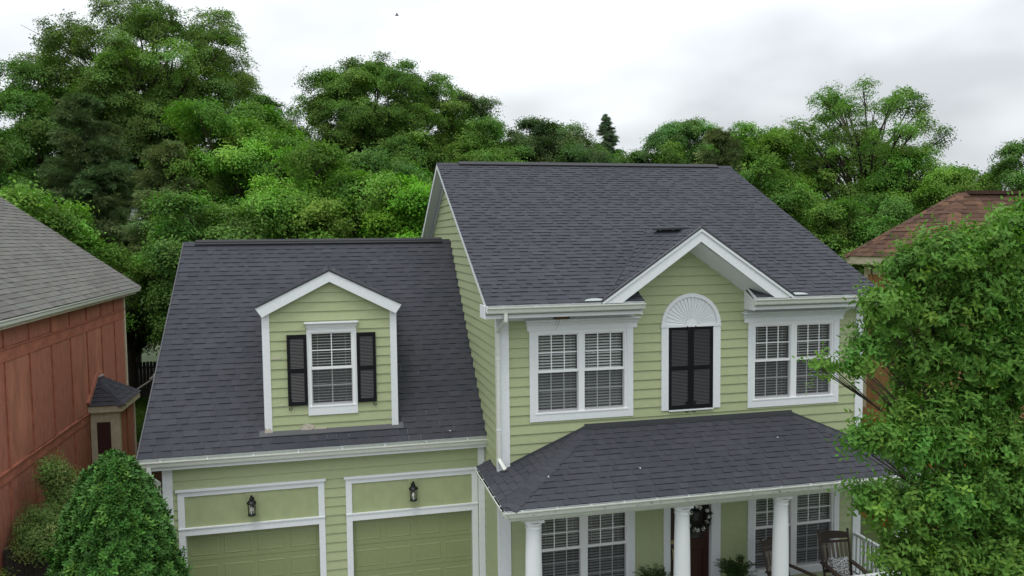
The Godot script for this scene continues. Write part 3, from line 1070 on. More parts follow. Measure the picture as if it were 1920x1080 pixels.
	# the left edge leans in a little towards the ridge, as the photograph shows
	var gpoly := PackedVector2Array([Vector2(0, 0), Vector2(6.348, 0), Vector2(6.348, arun), Vector2(0.15, arun)])
	var adeck := MB.new()
	adeck.prism(gpoly, aO, X, aV, -0.08, -0.004)
	adeck.prism(rect(0, 0, 6.198, arun), Vector3(-0.002, aO.y, 2 * arz - aO.z), -X, Vector3(0, asn, ac), -0.08, -0.004)
	var garoof := part(h, "garage_roof", adeck, M.soffit)
	shingle_plane(list, garoof, aO, X, aV, gpoly)
	shingle_plane(list, garoof, Vector3(-0.002, aO.y, 2 * arz - aO.z), -X, Vector3(0, asn, ac), rect(0, 0, 6.198, arun), 0.143, [0.36, 0.5])
	var gv2 := MB.new()
	for zn in [1.0, -1.0]:
		var dn := Vector3(0, -asn, ac * zn)
		var nn := Vector3(0, ac, asn * zn)
		var q := Vector3(-5.95, ary + 0.03, arz)
		var q2 := Vector3(-0.22, ary + 0.03, arz)
		if zn > 0:
			gv2.quad(q + dn * 0.15 + nn * 0.03, q2 + dn * 0.15 + nn * 0.03, q2 + Y * 0.03, q + Y * 0.03)
			gv2.quad(q + dn * 0.15 - nn * 0.03, q2 + dn * 0.15 - nn * 0.03, q2 + dn * 0.15 + nn * 0.03, q + dn * 0.15 + nn * 0.03)
		else:
			gv2.quad(q + Y * 0.03, q2 + Y * 0.03, q2 + dn * 0.15 + nn * 0.03, q + dn * 0.15 + nn * 0.03)
	gv2.box(Vector3(-5.95, ary - 0.06, arz - 0.09), Vector3(-0.22, ary + 0.01, arz + 0.09))
	part(garoof, "ridge_vent", gv2, M.ridge_vent)
	caps(garoof, Vector3(-6.21, ary, arz), Vector3(-5.9, ary, arz), Vector3(0, ac, asn), Vector3(0, ac, -asn), "shingle")
	caps(garoof, Vector3(-0.3, ary, arz), Vector3(-0.02, ary, arz), Vector3(0, ac, asn), Vector3(0, ac, -asn), "shingle")
	# step flashing line against the house wall, drip edge on the left rake
	var fl := MB.new()
	fl.bar(Vector3(-0.008, aO.y + 0.03, aO.z), Vector3(-0.008, ary + 0.03, arz), 0.012, 0.05)
	part(garoof, "step_flashing", fl, M.flashing)
	var rk := MB.new()
	rk.bar(Vector3(-6.36, aO.y - 0.06, aO.z), Vector3(-6.21, ary - 0.06, arz), 0.02, 0.13)
	part(garoof, "rake_board", rk, M.flashing)
	var gf := MB.new()
	gf.box(Vector3(-6.34, 2.97, GZ + 0.03), Vector3(-0.01, 3.0, -1.17))
	gf.box(Vector3(-6.34, 2.97, -1.17), Vector3(-0.01, 3.16, -1.15))
	gf.box(Vector3(-6.34, 2.965, -1.15), Vector3(-0.01, 3.02, -1.125))
	part(garoof, "fascia_board", gf, M.white)
	gutter(h, Vector3(-6.37, 3.03, -1.149), Vector3(0.0, 3.055, -1.149), Z, 8)
	downspout(h, [Vector3(-6.16, 3.04, -1.08), Vector3(-6.16, 2.86, -1.08), Vector3(-6.06, 2.68, -1.3), Vector3(-6.06, -0.3, -1.3), Vector3(-6.06, -0.45, -1.1)], [Vector3(-6.06, 1.6, -1.3)], 0.07, 0.06)
	# ---------- dormer
	var dz := -1.40
	var dl := -4.19
	var dr := -1.705
	var dc := (dl + dr) / 2.0
	var dp := 0.497
	var dy := 6.49
	var eave := 5.83
	var dwin := rect(-3.39, 3.75, -2.47, 5.47)
	var dpoly := PackedVector2Array([Vector2(dl + 0.135, 3.465), Vector2(dr - 0.125, 3.465), Vector2(dr - 0.125, 5.72), Vector2(dc, 6.30), Vector2(dl + 0.135, 5.72)])
	lap_wall(h, "dormer_wall", Vector3(0, 0, dz), X, Y, dpoly, [dwin], 0.13)
	for c in [[dl, dl + 0.135], [dr - 0.125, dr]]:
		var mb := MB.new()
		mb.box(Vector3(c[0], 3.455, dz - 0.1), Vector3(c[1], 5.76, dz + 0.037))
		part(h, "dormer_corner_board", mb, M.white)
	for x in [dl + 0.055, dr - 0.002]:
		var mb := MB.new()
		mb.slab(PackedVector2Array([Vector2(-dz, 3.42), Vector2(-dz, 5.74), Vector2(3.95, 5.74)]), Vector3(x, 0, 0), -Z, Y, 0.0, 0, 0, -0.05, -0.05)
		part(h, "dormer_cheek", mb, M.siding)
	window(h, dz, [[-3.317, -2.555]], 3.93, 5.325, 4.64, [-3.39, -2.47], [3.75, 5.395], 2, 2, [-3.43, -2.43, 5.53], 0.05)
	shutter(h, -3.752, -3.395, 3.955, 5.30, dz + 0.02, -3.70, -1.0)
	shutter(h, -2.467, -2.11, 3.955, 5.30, dz + 0.02, -2.16, 1.0)
	var dcs := 1.0 / sqrt(1.0 + dp * dp)
	var dsn := dp * dcs
	var dhalf := (dy - eave) / dp
	var dfz := dz + 0.13
	var back := func(y: float) -> float: return aO.z - (y - aO.y) / ap
	var d_low: float = back.call(eave)
	var d_top: float = back.call(dy)
	var ll := dhalf / dcs
	var dle := PackedVector2Array([Vector2(0, 0), Vector2(0, ll), Vector2(d_top - dfz, ll), Vector2(d_low - dfz, 0)])
	var dre := PackedVector2Array([Vector2(0, 0), Vector2(dfz - d_low, 0), Vector2(dfz - d_top, ll), Vector2(0, ll)])
	var Dl := Vector3(dc - dhalf, eave, dfz)
	var Dr := Vector3(dc + dhalf, eave, dfz)
	var dd := MB.new()
	dd.prism(dle, Dl, Vector3(0, 0, 1), Vector3(dcs, dsn, 0), -0.06, -0.004)
	dd.prism(dre, Dr, Vector3(0, 0, -1), Vector3(-dcs, dsn, 0), -0.06, -0.004)
	var droof := part(h, "dormer_roof", dd, M.soffit)
	shingle_plane(list, droof, Dl, Vector3(0, 0, 1), Vector3(dcs, dsn, 0), dle)
	shingle_plane(list, droof, Dr, Vector3(0, 0, -1), Vector3(-dcs, dsn, 0), dre)
	caps(droof, Vector3(dc, dy, dfz), Vector3(dc, dy, d_top), Vector3(-dsn, dcs, 0), Vector3(dsn, dcs, 0), "shingle", 0.143, 0.13)
	for s in [-1.0, 1.0]:
		var mb := MB.new()
		mb.prism(PackedVector2Array([Vector2(dc + s * (dhalf + 0.01), eave - 0.01), Vector2(dc, dy - 0.008), Vector2(dc, dy - 0.20), Vector2(dc + s * (dhalf - 0.10), eave - 0.175)]), Vector3(0, 0, 0), X, Y, dfz - 0.1, dfz + 0.012)
		part(droof, "rake_board", mb, M.white)
		var e2 := MB.new()
		e2.bar(Vector3(dc + s * (dhalf + 0.03), eave + 0.018, dfz + 0.014), Vector3(dc, dy + 0.026, dfz + 0.014), 0.045, 0.03)
		part(droof, "drip_edge", e2, M.flashing)
	# apron flashing below the dormer
	var apf := MB.new()
	apf.prism(PackedVector2Array([Vector2(dl - 0.1 + 6.35, 0.30), Vector2(dr + 0.1 + 6.35, 0.30), Vector2(dr + 0.1 + 6.35, 0.44), Vector2(dl - 0.1 + 6.35, 0.44)]), aO, X, aV, 0.012, 0.024)
	part(droof, "apron_flashing", apf, M.flashing)
	# patches of peeled paint on the dormer boards
	for pc in [[-3.42, 3.50, 0.13, 0.085], [-3.20, 3.475, 0.12, 0.03], [-3.93, 4.87, 0.10, 0.014], [-3.88, 3.965, 0.055, 0.01], [-1.86, 3.99, 0.015, 0.025], [-1.86, 3.62, 0.014, 0.03]]:
		var pp := PackedVector2Array()
		for k in 18:
			var a := TAU * k / 18.0
			var r := 0.7 + 0.5 * rng.randf()
			pp.append(Vector2(maxf(-99.0, pc[0] + pc[2] * r * cos(a)), maxf(3.467, pc[1] + pc[3] * r * sin(a))))
		for piece in Geometry2D.offset_polygon(pp, 0.001):
			var mb := MB.new()
			mb.prism(piece, Vector3(0, 0, dz), X, Y, 0.012, 0.026)
			part(h, "peeled_paint_patch", mb, M.peel)
	var sp := MB.new()
	sp.prism(PackedVector2Array([Vector2(-4.185, 3.457), Vector2(-4.06, 3.457), Vector2(-4.07, 3.52), Vector2(-4.11, 3.56), Vector2(-4.15, 3.53), Vector2(-4.187, 3.58)]), Vector3(0, 0, dz), X, Y, 0.02, 0.0385)
	part(h, "peeled_paint_patch", sp, M.peel)
	# ---------- porch
	var py := 2.69
	var pz := 1.74
	var ptop := 3.49
	var px0 := -0.285
	var px1 := 7.885
	var hx0 := 1.63
	var hx1 := 5.98
	var pp1 := (ptop - py) / pz
	var pc1 := 1.0 / sqrt(1.0 + pp1 * pp1)
	var pV := Vector3(0, pp1 * pc1, -pc1)
	var pl := pz / pc1
	var pO := Vector3(px0, py, pz)
	var pf := PackedVector2Array([Vector2(0, 0), Vector2(px1 - px0, 0), Vector2(hx1 - px0, pl), Vector2(hx0 - px0, pl)])
	var pdeck := MB.new()
	pdeck.prism(pf, pO, X, pV, -0.06, -0.004)
	var sp1 := (ptop - py) / (hx0 - px0)
	var sc1 := 1.0 / sqrt(1.0 + sp1 * sp1)
	var sV := Vector3(sc1, sp1 * sc1, 0)
	var sO := Vector3(px0, py, -0.78)
	var wall_v := (0.0 - px0) / sc1
	var left := PackedVector2Array([Vector2(0, 0), Vector2(pz + 0.78, 0), Vector2(0.78, (hx0 - px0) / sc1), Vector2(0.78, wall_v), Vector2(0, wall_v)])
	pdeck.prism(left, sO, Vector3(0, 0, 1), sV, -0.06, -0.004)
	var sp2 := (ptop - py) / (px1 - hx1)
	var sc2 := 1.0 / sqrt(1.0 + sp2 * sp2)
	var rV := Vector3(-sc2, sp2 * sc2, 0)
	var rO := Vector3(px1, py, pz)
	var rwv := (px1 - W) / sc2
	var right := PackedVector2Array([Vector2(0, 0), Vector2(pz + 0.6, 0), Vector2(pz + 0.6, rwv), Vector2(pz, rwv), Vector2(pz, (px1 - hx1) / sc2)])
	pdeck.prism(right, rO, Vector3(0, 0, -1), rV, -0.06, -0.004)
	var proof := part(h, "porch_roof", pdeck, M.soffit)
	shingle_plane(list, proof, pO, X, pV, pf)
	shingle_plane(list, proof, sO, Vector3(0, 0, 1), sV, left)
	shingle_plane(list, proof, rO, Vector3(0, 0, -1), rV, right)
	var nf := X.cross(pV)
	caps(proof, Vector3(px0 + 0.06, py + 0.03, pz - 0.055), Vector3(hx0, ptop, 0.0), Vector3(0, 0, 1).cross(sV), nf, "shingle", 0.143, 0.17)
	caps(proof, Vector3(px1, py, pz), Vector3(hx1, ptop, 0.0), nf, Vector3(0, 0, -1).cross(rV), "shingle", 0.143, 0.17)
	var hf := MB.new()
	hf.bar(Vector3(hx0, ptop + 0.05, 0.033), Vector3(hx1, ptop + 0.05, 0.033), 0.012, 0.09)
	part(proof, "head_flashing", hf, M.flashing)
	for q in [[Vector3(hx0, ptop + 0.03, 0.033), Vector3(0.2, py + sp1 * (0.2 - px0) + 0.03, 0.033)], [Vector3(hx1, ptop + 0.03, 0.033), Vector3(7.4, py + sp2 * (px1 - 7.4) + 0.03, 0.033)]]:
		var mb := MB.new()
		mb.bar(q[0], q[1], 0.012, 0.05)
		part(proof, "step_flashing", mb, M.flashing)
	# porch fascia, beam, ceiling
	var pb := MB.new()
	pb.box(Vector3(px0 + 0.1, 2.48, pz - 0.10), Vector3(px1 - 0.1, 2.66, pz - 0.085))
	part(proof, "fascia_board", pb, M.gutter_white)
	var beam := MB.new()
	beam.box(Vector3(0.02, 2.42, 1.33), Vector3(W - 0.02, 2.60, 1.57))
	part(proof, "porch_beam", beam, M.gutter_white)
	for x in [0.02, W - 0.24]:
		var mb := MB.new()
		mb.box(Vector3(x, 2.42, 0.03), Vector3(x + 0.22, 2.60, 1.33))
		part(proof, "porch_beam", mb, M.gutter_white)
	solid_box(proof, "porch_ceiling", Vector3(px0 + 0.1, 2.58, 0.05), Vector3(px1 - 0.1, 2.60, pz - 0.1), M.soffit)
	for x in [px0 + 0.1, px1 - 0.115]:
		var mb := MB.new()
		mb.box(Vector3(x, 2.50, -0.76 if x < 1.0 else -0.55), Vector3(x + 0.015, 2.66, pz - 0.1))
		part(proof, "side_fascia", mb, M.gutter_white)
	gutter(h, Vector3(px0 + 0.0, 2.55, pz - 0.085), Vector3(px1, 2.55, pz - 0.085), Z, 14, true)
	gutter(h, Vector3(px0 + 0.085, 2.55, -0.78), Vector3(px0 + 0.085, 2.55, pz - 0.09), -X, 5, true)
	gutter(h, Vector3(px1 - 0.085, 2.55, -0.58), Vector3(px1 - 0.085, 2.55, pz - 0.09), X, 4)
	solid_box(h, "porch_floor", Vector3(-0.05, -0.5, 0.03), Vector3(W + 0.05, 0.0, 1.72), M.porch_floor)
	for x in [0.26, 2.935, 4.855, 7.42]:
		var c := group_part(h, "column")
		var sh := MB.new()
		var ctr := Vector3(x, 0, 1.45)
		sh.lathe(ctr, [Vector2(0.152, 0.11), Vector2(0.150, 0.6), Vector2(0.145, 1.2), Vector2(0.136, 1.8), Vector2(0.124, 2.28)], 36)
		part(c, "shaft", sh, M.column_white)
		var ca := MB.new()
		ca.lathe(ctr, [Vector2(0.124, 2.262), Vector2(0.138, 2.266), Vector2(0.138, 2.28), Vector2(0.124, 2.284), Vector2(0.126, 2.32), Vector2(0.145, 2.34), Vector2(0.15, 2.36), Vector2(0.15, 2.375)], 36)
		ca.box(ctr + Vector3(-0.16, 2.375, -0.12), ctr + Vector3(0.16, 2.42, 0.12))
		part(c, "capital", ca, M.column_white)
		var bs := MB.new()
		bs.lathe(ctr, [Vector2(0.17, 0.05), Vector2(0.185, 0.075), Vector2(0.17, 0.1), Vector2(0.152, 0.11)], 36)
		bs.box(ctr + Vector3(-0.19, 0.0, -0.19), ctr + Vector3(0.19, 0.05, 0.19))
		part(c, "base", bs, M.column_white)
	window(h, 0.0, [[0.776, 1.554], [1.688, 2.471]], 0.35, 2.14, 1.225, [0.63, 2.64], [0.2, 2.3], 3, 3, [], 0.12)
	window(h, 0.0, [[5.21, 6.005], [6.135, 6.94]], 0.35, 2.14, 1.225, [5.036, 7.098], [0.2, 2.3], 3, 3, [], 0.05)
	# front door
	var fd := group_part(h, "front_door")
	for r in [[3.233, 3.373], [4.231, 4.437]]:
		var mb := MB.new()
		mb.box(Vector3(r[0], 0.0, -0.09), Vector3(r[1], 2.3, 0.036))
		part(fd, "casing_board", mb, M.white)
	solid_box(fd, "door_head", Vector3(3.373, 2.12, -0.09), Vector3(4.231, 2.3, 0.034), M.white)
	solid_box(fd, "door_stop", Vector3(4.243, 0.0, 0.0365), Vector3(4.263, 2.28, 0.05), M.white)
	var leafm := MB.new()
	var zc := -0.05
	for r in [[3.375, 0.0, 3.51, 2.12], [4.10, 0.0, 4.229, 2.12], [3.51, 0.0, 4.10, 0.22], [3.51, 0.93, 4.10, 1.13], [3.51, 1.98, 4.10, 2.12]]:
		leafm.box(Vector3(r[0], r[1], zc - 0.04), Vector3(r[2], r[3], zc))
	part(fd, "door_leaf", leafm, M.door_brown)
	for r in [[3.53, 3.79], [3.82, 4.08]]:
		var mb := MB.new()
		mb.box(Vector3(r[0], 0.25, zc - 0.035), Vector3(r[1], 0.9, zc - 0.008))
		part(fd, "door_panel", mb, M.door_brown)
	solid_box(fd, "door_infill", Vector3(3.51, 0.22, zc - 0.04), Vector3(4.10, 0.93, zc - 0.02), M.door_brown)
	var dg := MB.new()
	dg.quad(Vector3(3.51, 1.13, zc - 0.02), Vector3(4.10, 1.13, zc - 0.02), Vector3(4.10, 1.98, zc - 0.02), Vector3(3.51, 1.98, zc - 0.02))
	part(fd, "door_glass", dg, M.glass)
	solid_box(fd, "hall_behind", Vector3(3.0, 0.0, zc - 2.6), Vector3(4.6, 2.4, zc - 2.5), M.room)
	var lk := MB.new()
	lk.lathe(Vector3(0, 0, 0), [Vector2(0.0, 0.0)], 8)
	lk.box(Vector3(3.415, 1.08, zc), Vector3(3.465, 1.15, zc + 0.03))
	lk.tube([Vector3(3.44, 0.98, zc), Vector3(3.44, 0.97, zc + 0.05), Vector3(3.44, 0.88, zc + 0.06), Vector3(3.44, 0.78, zc + 0.05), Vector3(3.44, 0.76, zc)], [0.012, 0.014, 0.012, 0.012, 0.014], 8)
	part(fd, "door_handle", lk, M.brass)
	# railings
	for r in [[Vector3(5.0, 0, 1.45), Vector3(7.29, 0, 1.45)], [Vector3(7.46, 0, 0.06), Vector3(7.46, 0, 1.31)], [Vector3(0.40, 0, 1.45), Vector3(2.79, 0, 1.45)]]:
		var rl := group_part(h, "railing")
		var rt := 0.74 if absf(r[0].z - r[1].z) < 0.01 else 0.95
		for yy in [[rt - 0.06, rt, 0.07], [0.1, 0.15, 0.05]]:
			var mb := MB.new()
			mb.bar(r[0] + Y * (yy[0] + yy[1]) / 2, r[1] + Y * (yy[0] + yy[1]) / 2, yy[2], yy[1] - yy[0])
			part(rl, "rail", mb, M.white)
		var n := int(r[0].distance_to(r[1]) / 0.115)
		for i in n:
			var p: Vector3 = r[0].lerp(r[1], (i + 0.5) / n)
			var mb := MB.new()
			mb.box(p + Vector3(-0.018, 0.15, -0.018), p + Vector3(0.018, rt - 0.06, 0.018))
			part(rl, "baluster", mb, M.white)
	lay_shingles(list, "shingle", 290)

# ------------------------------------------------------------------ neighbours
func red_house() -> void:
	var h := thing("red_house", "rust red board and batten house with weathered grey shingle roof", "house", Vector3(-8.7, GY, -4.0))
	var Y := Vector3.UP
	var xw := -8.7
	var zf := 1.6
	var zb := -10.2
	var core := MB.new()
	core.box(Vector3(xw - 9.0, GY, zb), Vector3(xw, 5.62, zf))
	core.prism(PackedVector2Array([Vector2(xw - 9.0, 5.62), Vector2(xw, 5.62), Vector2(xw - 4.5, 8.75)]), Vector3.ZERO, Vector3.RIGHT, Y, zb, zf)
	var wall := part(h, "wall", core, M.red_wall)
	# plywood panels between the battens, three tiers
	var zs := [zf]
	var z := -0.72
	while z > zb:
		zs.append(z)
		z -= 1.2
	zs.append(zb)
	for t in [[GY, 2.78], [3.0, 4.94], [5.2, 5.62]]:
		for i in zs.size() - 1:
			var mb := MB.new()
			mb.box(Vector3(xw, t[0], zs[i + 1] + 0.004), Vector3(xw + 0.012 + 0.004 * rng.randf(), t[1], zs[i] - 0.004))
			part(wall, "wall_panel", mb, M.red_wall if rng.randf() < 0.5 else M.red_wall_b)
			if i > 0:
				var b := MB.new()
				b.box(Vector3(xw + 0.002, t[0], zs[i] - 0.026), Vector3(xw + 0.042, t[1], zs[i] + 0.026))
				part(wall, "batten", b, M.red_trim)
	for yb in [[2.78, 3.0], [4.94, 5.2]]:
		var mb := MB.new()
		mb.box(Vector3(xw, yb[0], zb + 0.02), Vector3(xw + 0.034, yb[1], zf))
		mb.box(Vector3(xw, yb[1] - 0.03, zb + 0.02), Vector3(xw + 0.06, yb[1], zf))
		part(wall, "band_board", mb, M.red_trim)
	var cb := MB.new()
	cb.box(Vector3(xw - 0.05, GY, zb - 0.03), Vector3(xw + 0.045, 5.62, zb + 0.1))
	part(wall, "corner_board", cb, M.cream)
	# roof: eave along the side, gable end at the back
	var s := 0.735
	var c := 1.0 / sqrt(1 + s * s)
	var V := Vector3(-c, s * c, 0)
	var O := Vector3(-8.28, 5.80, zf + 0.4)
	var U := Vector3(0, 0, -1)
	var L := zf + 0.4 + 10.47
	var run := 4.92 / c
	var dk := MB.new()
	dk.prism(rect(0, 0, L, run), O, U, V, -0.1, -0.004)
	dk.prism(rect(0, 0, L, run), Vector3(-8.28 - 9.84, 5.80, -10.47), Vector3(0, 0, 1), Vector3(c, s * c, 0), -0.1, 0.0)
	var roof := part(h, "roof", dk, M.old_shingle4)
	var list := []
	shingle_plane(list, roof, O, U, V, rect(0, 0, L, run), 0.143, [0.30, 0.305, 0.31], 0.010, 0.016)
	lay_shingles(list, "old_shingle", 290)
	var fa := MB.new()
	fa.box(Vector3(-8.42, 5.60, -10.45), Vector3(-8.395, 5.77, zf + 0.4))
	fa.box(Vector3(xw, 5.60, -10.45), Vector3(-8.42, 5.62, zf + 0.4))
	part(roof, "fascia_board", fa, M.cream)
	var rk := MB.new()
	rk.bar(Vector3(-8.3, 5.72, -10.485), Vector3(-8.28 - 4.92, 5.72 + 4.92 * s, -10.485), 0.025, 0.14, Vector3.FORWARD)
	part(roof, "rake_board", rk, M.cream)
	gutter(h, Vector3(-8.394, 5.665, zf + 0.4), Vector3(-8.394, 5.665, -10.47), Vector3.RIGHT, 14)
	# bump-out with its own little hip roof
	var bx := -8.06
	var z0 := -6.7
	var z1 := -8.22
	var bay := part(h, "bay", _boxed(Vector3(xw - 0.02, GY, z1), Vector3(bx, 3.02, z0)), M.red_wall)
	for r in [[xw + 0.03, xw + 0.16], [bx - 0.17, bx + 0.01]]:
		part(bay, "trim_board", _boxed(Vector3(r[0], GY, z0), Vector3(r[1], 3.0, z0 + 0.035)), M.cream)
	part(bay, "trim_board", _boxed(Vector3(xw + 0.16, 2.72, z0), Vector3(bx - 0.17, 3.0, z0 + 0.03)), M.cream)
	part(bay, "trim_board", _boxed(Vector3(bx, GY, z0 - 0.11), Vector3(bx + 0.03, 3.0, z0 + 0.034)), M.cream)
	part(bay, "trim_board", _boxed(Vector3(bx, GY, z1), Vector3(bx + 0.03, 3.0, z1 + 0.09)), M.cream)
	part(bay, "window_panel", _boxed(Vector3(xw + 0.16, 0.6, z0), Vector3(bx - 0.17, 2.72, z0 + 0.012)), M.dark_red)
	part(bay, "batten", _boxed(Vector3(bx, GY, -7.5), Vector3(bx + 0.028, 3.0, -7.44)), M.red_trim)
	part(bay, "fascia_board", _boxed(Vector3(xw - 0.02, 2.98, z1 - 0.12), Vector3(bx + 0.13, 3.14, z0 + 0.14)), M.cream)
	var e := 3.14
	var top := 3.72
	var A := Vector3(xw + 0.02, e, z0 + 0.17)
	var B := Vector3(bx + 0.16, e, z0 + 0.17)
	var C := Vector3(bx + 0.16, e, z1 - 0.15)
	var D := Vector3(xw + 0.02, e, z1 - 0.15)
	var P := Vector3(xw + 0.03, top, z0 - 0.62)
	var Q := Vector3(xw + 0.03, top, z1 + 0.62)
	var bd := MB.new()
	bd.tri(A, B, P); bd.quad(B, C, Q, P); bd.tri(C, D, Q); bd.quad(A, D, C, B)
	var br := part(h, "bay_roof", bd, M.shingle1)
	var bl := []
	var Vf := ((P - A) - Vector3.RIGHT * (P - A).dot(Vector3.RIGHT)).normalized()
	shingle_plane(bl, br, A, Vector3.RIGHT, Vf, PackedVector2Array([Vector2(0, 0), Vector2(B.x - A.x, 0), Vector2(0.01, (P - A).dot(Vf))]))
	var Us := Vector3(0, 0, -1)
	var Vs := ((P - B) - Us * (P - B).dot(Us)).normalized()
	shingle_plane(bl, br, B, Us, Vs, PackedVector2Array([Vector2(0, 0), Vector2((C - B).dot(Us), 0), Vector2((Q - B).dot(Us), (Q - B).dot(Vs)), Vector2((P - B).dot(Us), (P - B).dot(Vs))]))
	lay_shingles(bl, "shingle", 60)
	caps(br, B, P, Vector3.RIGHT.cross(Vf), Us.cross(Vs), "shingle", 0.14, 0.1)
	var wf := MB.new()
	wf.bar(A + Vector3(0.02, 0.05, 0), P + Vector3(0.02, 0.08, 0), 0.05, 0.16)
	wf.bar(P + Vector3(0.02, 0.06, 0), Q + Vector3(0.02, 0.06, 0), 0.04, 0.14)
	part(br, "wall_flashing", wf, M.red_wall_b)
	var wl := MB.new()
	wl.bar(P + Vector3(0.06, 0.015, 0.05), P + Vector3(0.06, 0.015, -0.35), 0.06, 0.02)
	part(br, "flashing_edge", wl, M.galvanised)

func _boxed(a: Vector3, b: Vector3) -> MB:
	var mb := MB.new()
	mb.box(a, b)
	return mb

func tan_house() -> void:
	var h := thing("tan_house", "tan board sided house with brown shingle hip roof behind the leafy tree", "house", Vector3(10.9, GY, -3.3))
	var xe := 10.5
	var xw := 10.9
	var zb := -4.55
	var zf := -0.9
	var ey := 6.5
	var wall := part(h, "wall", _boxed(Vector3(xw, 2.3, zb + 0.35), Vector3(xw + 10.0, 6.2, zf - 0.35)), M.tan_wall)
	part(h, "lower_wall", _boxed(Vector3(xw - 0.02, GY, zb + 0.35), Vector3(xw + 10.0, 2.3, zf - 0.3)), M.orange_wall)
	var z := zb + 0.6
	while z < zf - 0.3:
		part(wall, "batten", _boxed(Vector3(xw - 0.03, 2.45, z), Vector3(xw, 6.2, z + 0.05)), M.tan_wall)
		z += 0.9
	part(wall, "band_board", _boxed(Vector3(xw - 0.04, 2.28, zb + 0.33), Vector3(xw, 2.45, zf - 0.33)), M.tan_wall)
	z = zb + 0.38
	var low := h.get_node("lower_wall")
	while z < zf - 0.4:
		part(low, "wall_board", _boxed(Vector3(xw - 0.05, GY, z), Vector3(xw - 0.02, 2.27, z + 0.185)), M.orange_wall)
		z += 0.2
	var cb := part(wall, "corner_board", _boxed(Vector3(xw - 0.035, 2.46, zb + 0.33), Vector3(xw + 0.08, 6.2, zb + 0.47)), M.cream)
	cb.set_meta("label", "cream corner board")
	# hip roof
	var s := 0.86
	var d := (zf - zb) / 2.0
	var A := Vector3(xe, ey, zb)
	var B := Vector3(xe, ey, zf)
	var P := Vector3(xe + d, ey + s * d, (zb + zf) / 2.0)
	var E := Vector3(xe + 11.0, ey, zf)
	var Q := Vector3(xe + 11.0, P.y, P.z)
	var G := Vector3(xe + 11.0, ey, zb)
	var dk := MB.new()
	dk.tri(A, B, P); dk.quad(B, E, Q, P); dk.quad(G, A, P, Q); dk.quad(A, G, E, B)
	var roof := part(h, "roof", dk, M.brown_shingle4)
	var list := []
	var c := 1.0 / sqrt(1 + s * s)
	var run := d / c
	shingle_plane(list, roof, A, Vector3(0, 0, 1), Vector3(c, s * c, 0), PackedVector2Array([Vector2(0, 0), Vector2(2 * d, 0), Vector2(d, run)]), 0.16, [0.2, 0.28, 0.36])
	shingle_plane(list, roof, B, Vector3(1, 0, 0), Vector3(0, s * c, -c), PackedVector2Array([Vector2(0, 0), Vector2(11, 0), Vector2(11, run), Vector2(d, run)]), 0.16, [0.2, 0.28, 0.36])
	lay_shingles(list, "brown_shingle", 280)
	var nl := Vector3(-s * c, c, 0)
	var nf := Vector3(0, c, s * c)
	var nb := Vector3(0, c, -s * c)
	caps(roof, A, P, nb, nl, "brown_shingle", 0.16, 0.16)
	caps(roof, B, P, nl, nf, "brown_shingle", 0.16, 0.16)
	caps(roof, P, Q, nb, nf, "brown_shingle", 0.16, 0.16)
	part(roof, "ridge_vent", _boxed(Vector3(P.x + 0.3, P.y - 0.03, P.z - 0.14), Vector3(P.x + 10.0, P.y + 0.06, P.z + 0.14)), M.brown_shingle4)
	part(roof, "fascia_board", _boxed(Vector3(xe + 0.03, ey - 0.2, zb + 0.03), Vector3(xe + 0.06, ey - 0.01, zf - 0.03)), M.cream)
	part(roof, "fascia_board", _boxed(Vector3(xe + 0.06, ey - 0.2, zf - 0.06), Vector3(xe + 10.9, ey - 0.01, zf - 0.03)), M.cream)
	part(roof, "soffit", _boxed(Vector3(xe + 0.06, ey - 0.22, zb + 0.06), Vector3(xe + 10.9, ey - 0.2, zf - 0.06)), M.cream)
	part(wall, "frieze_board", _boxed(Vector3(xw - 0.03, 6.02, zb + 0.48), Vector3(xw, 6.2, zf - 0.36)), M.cream)

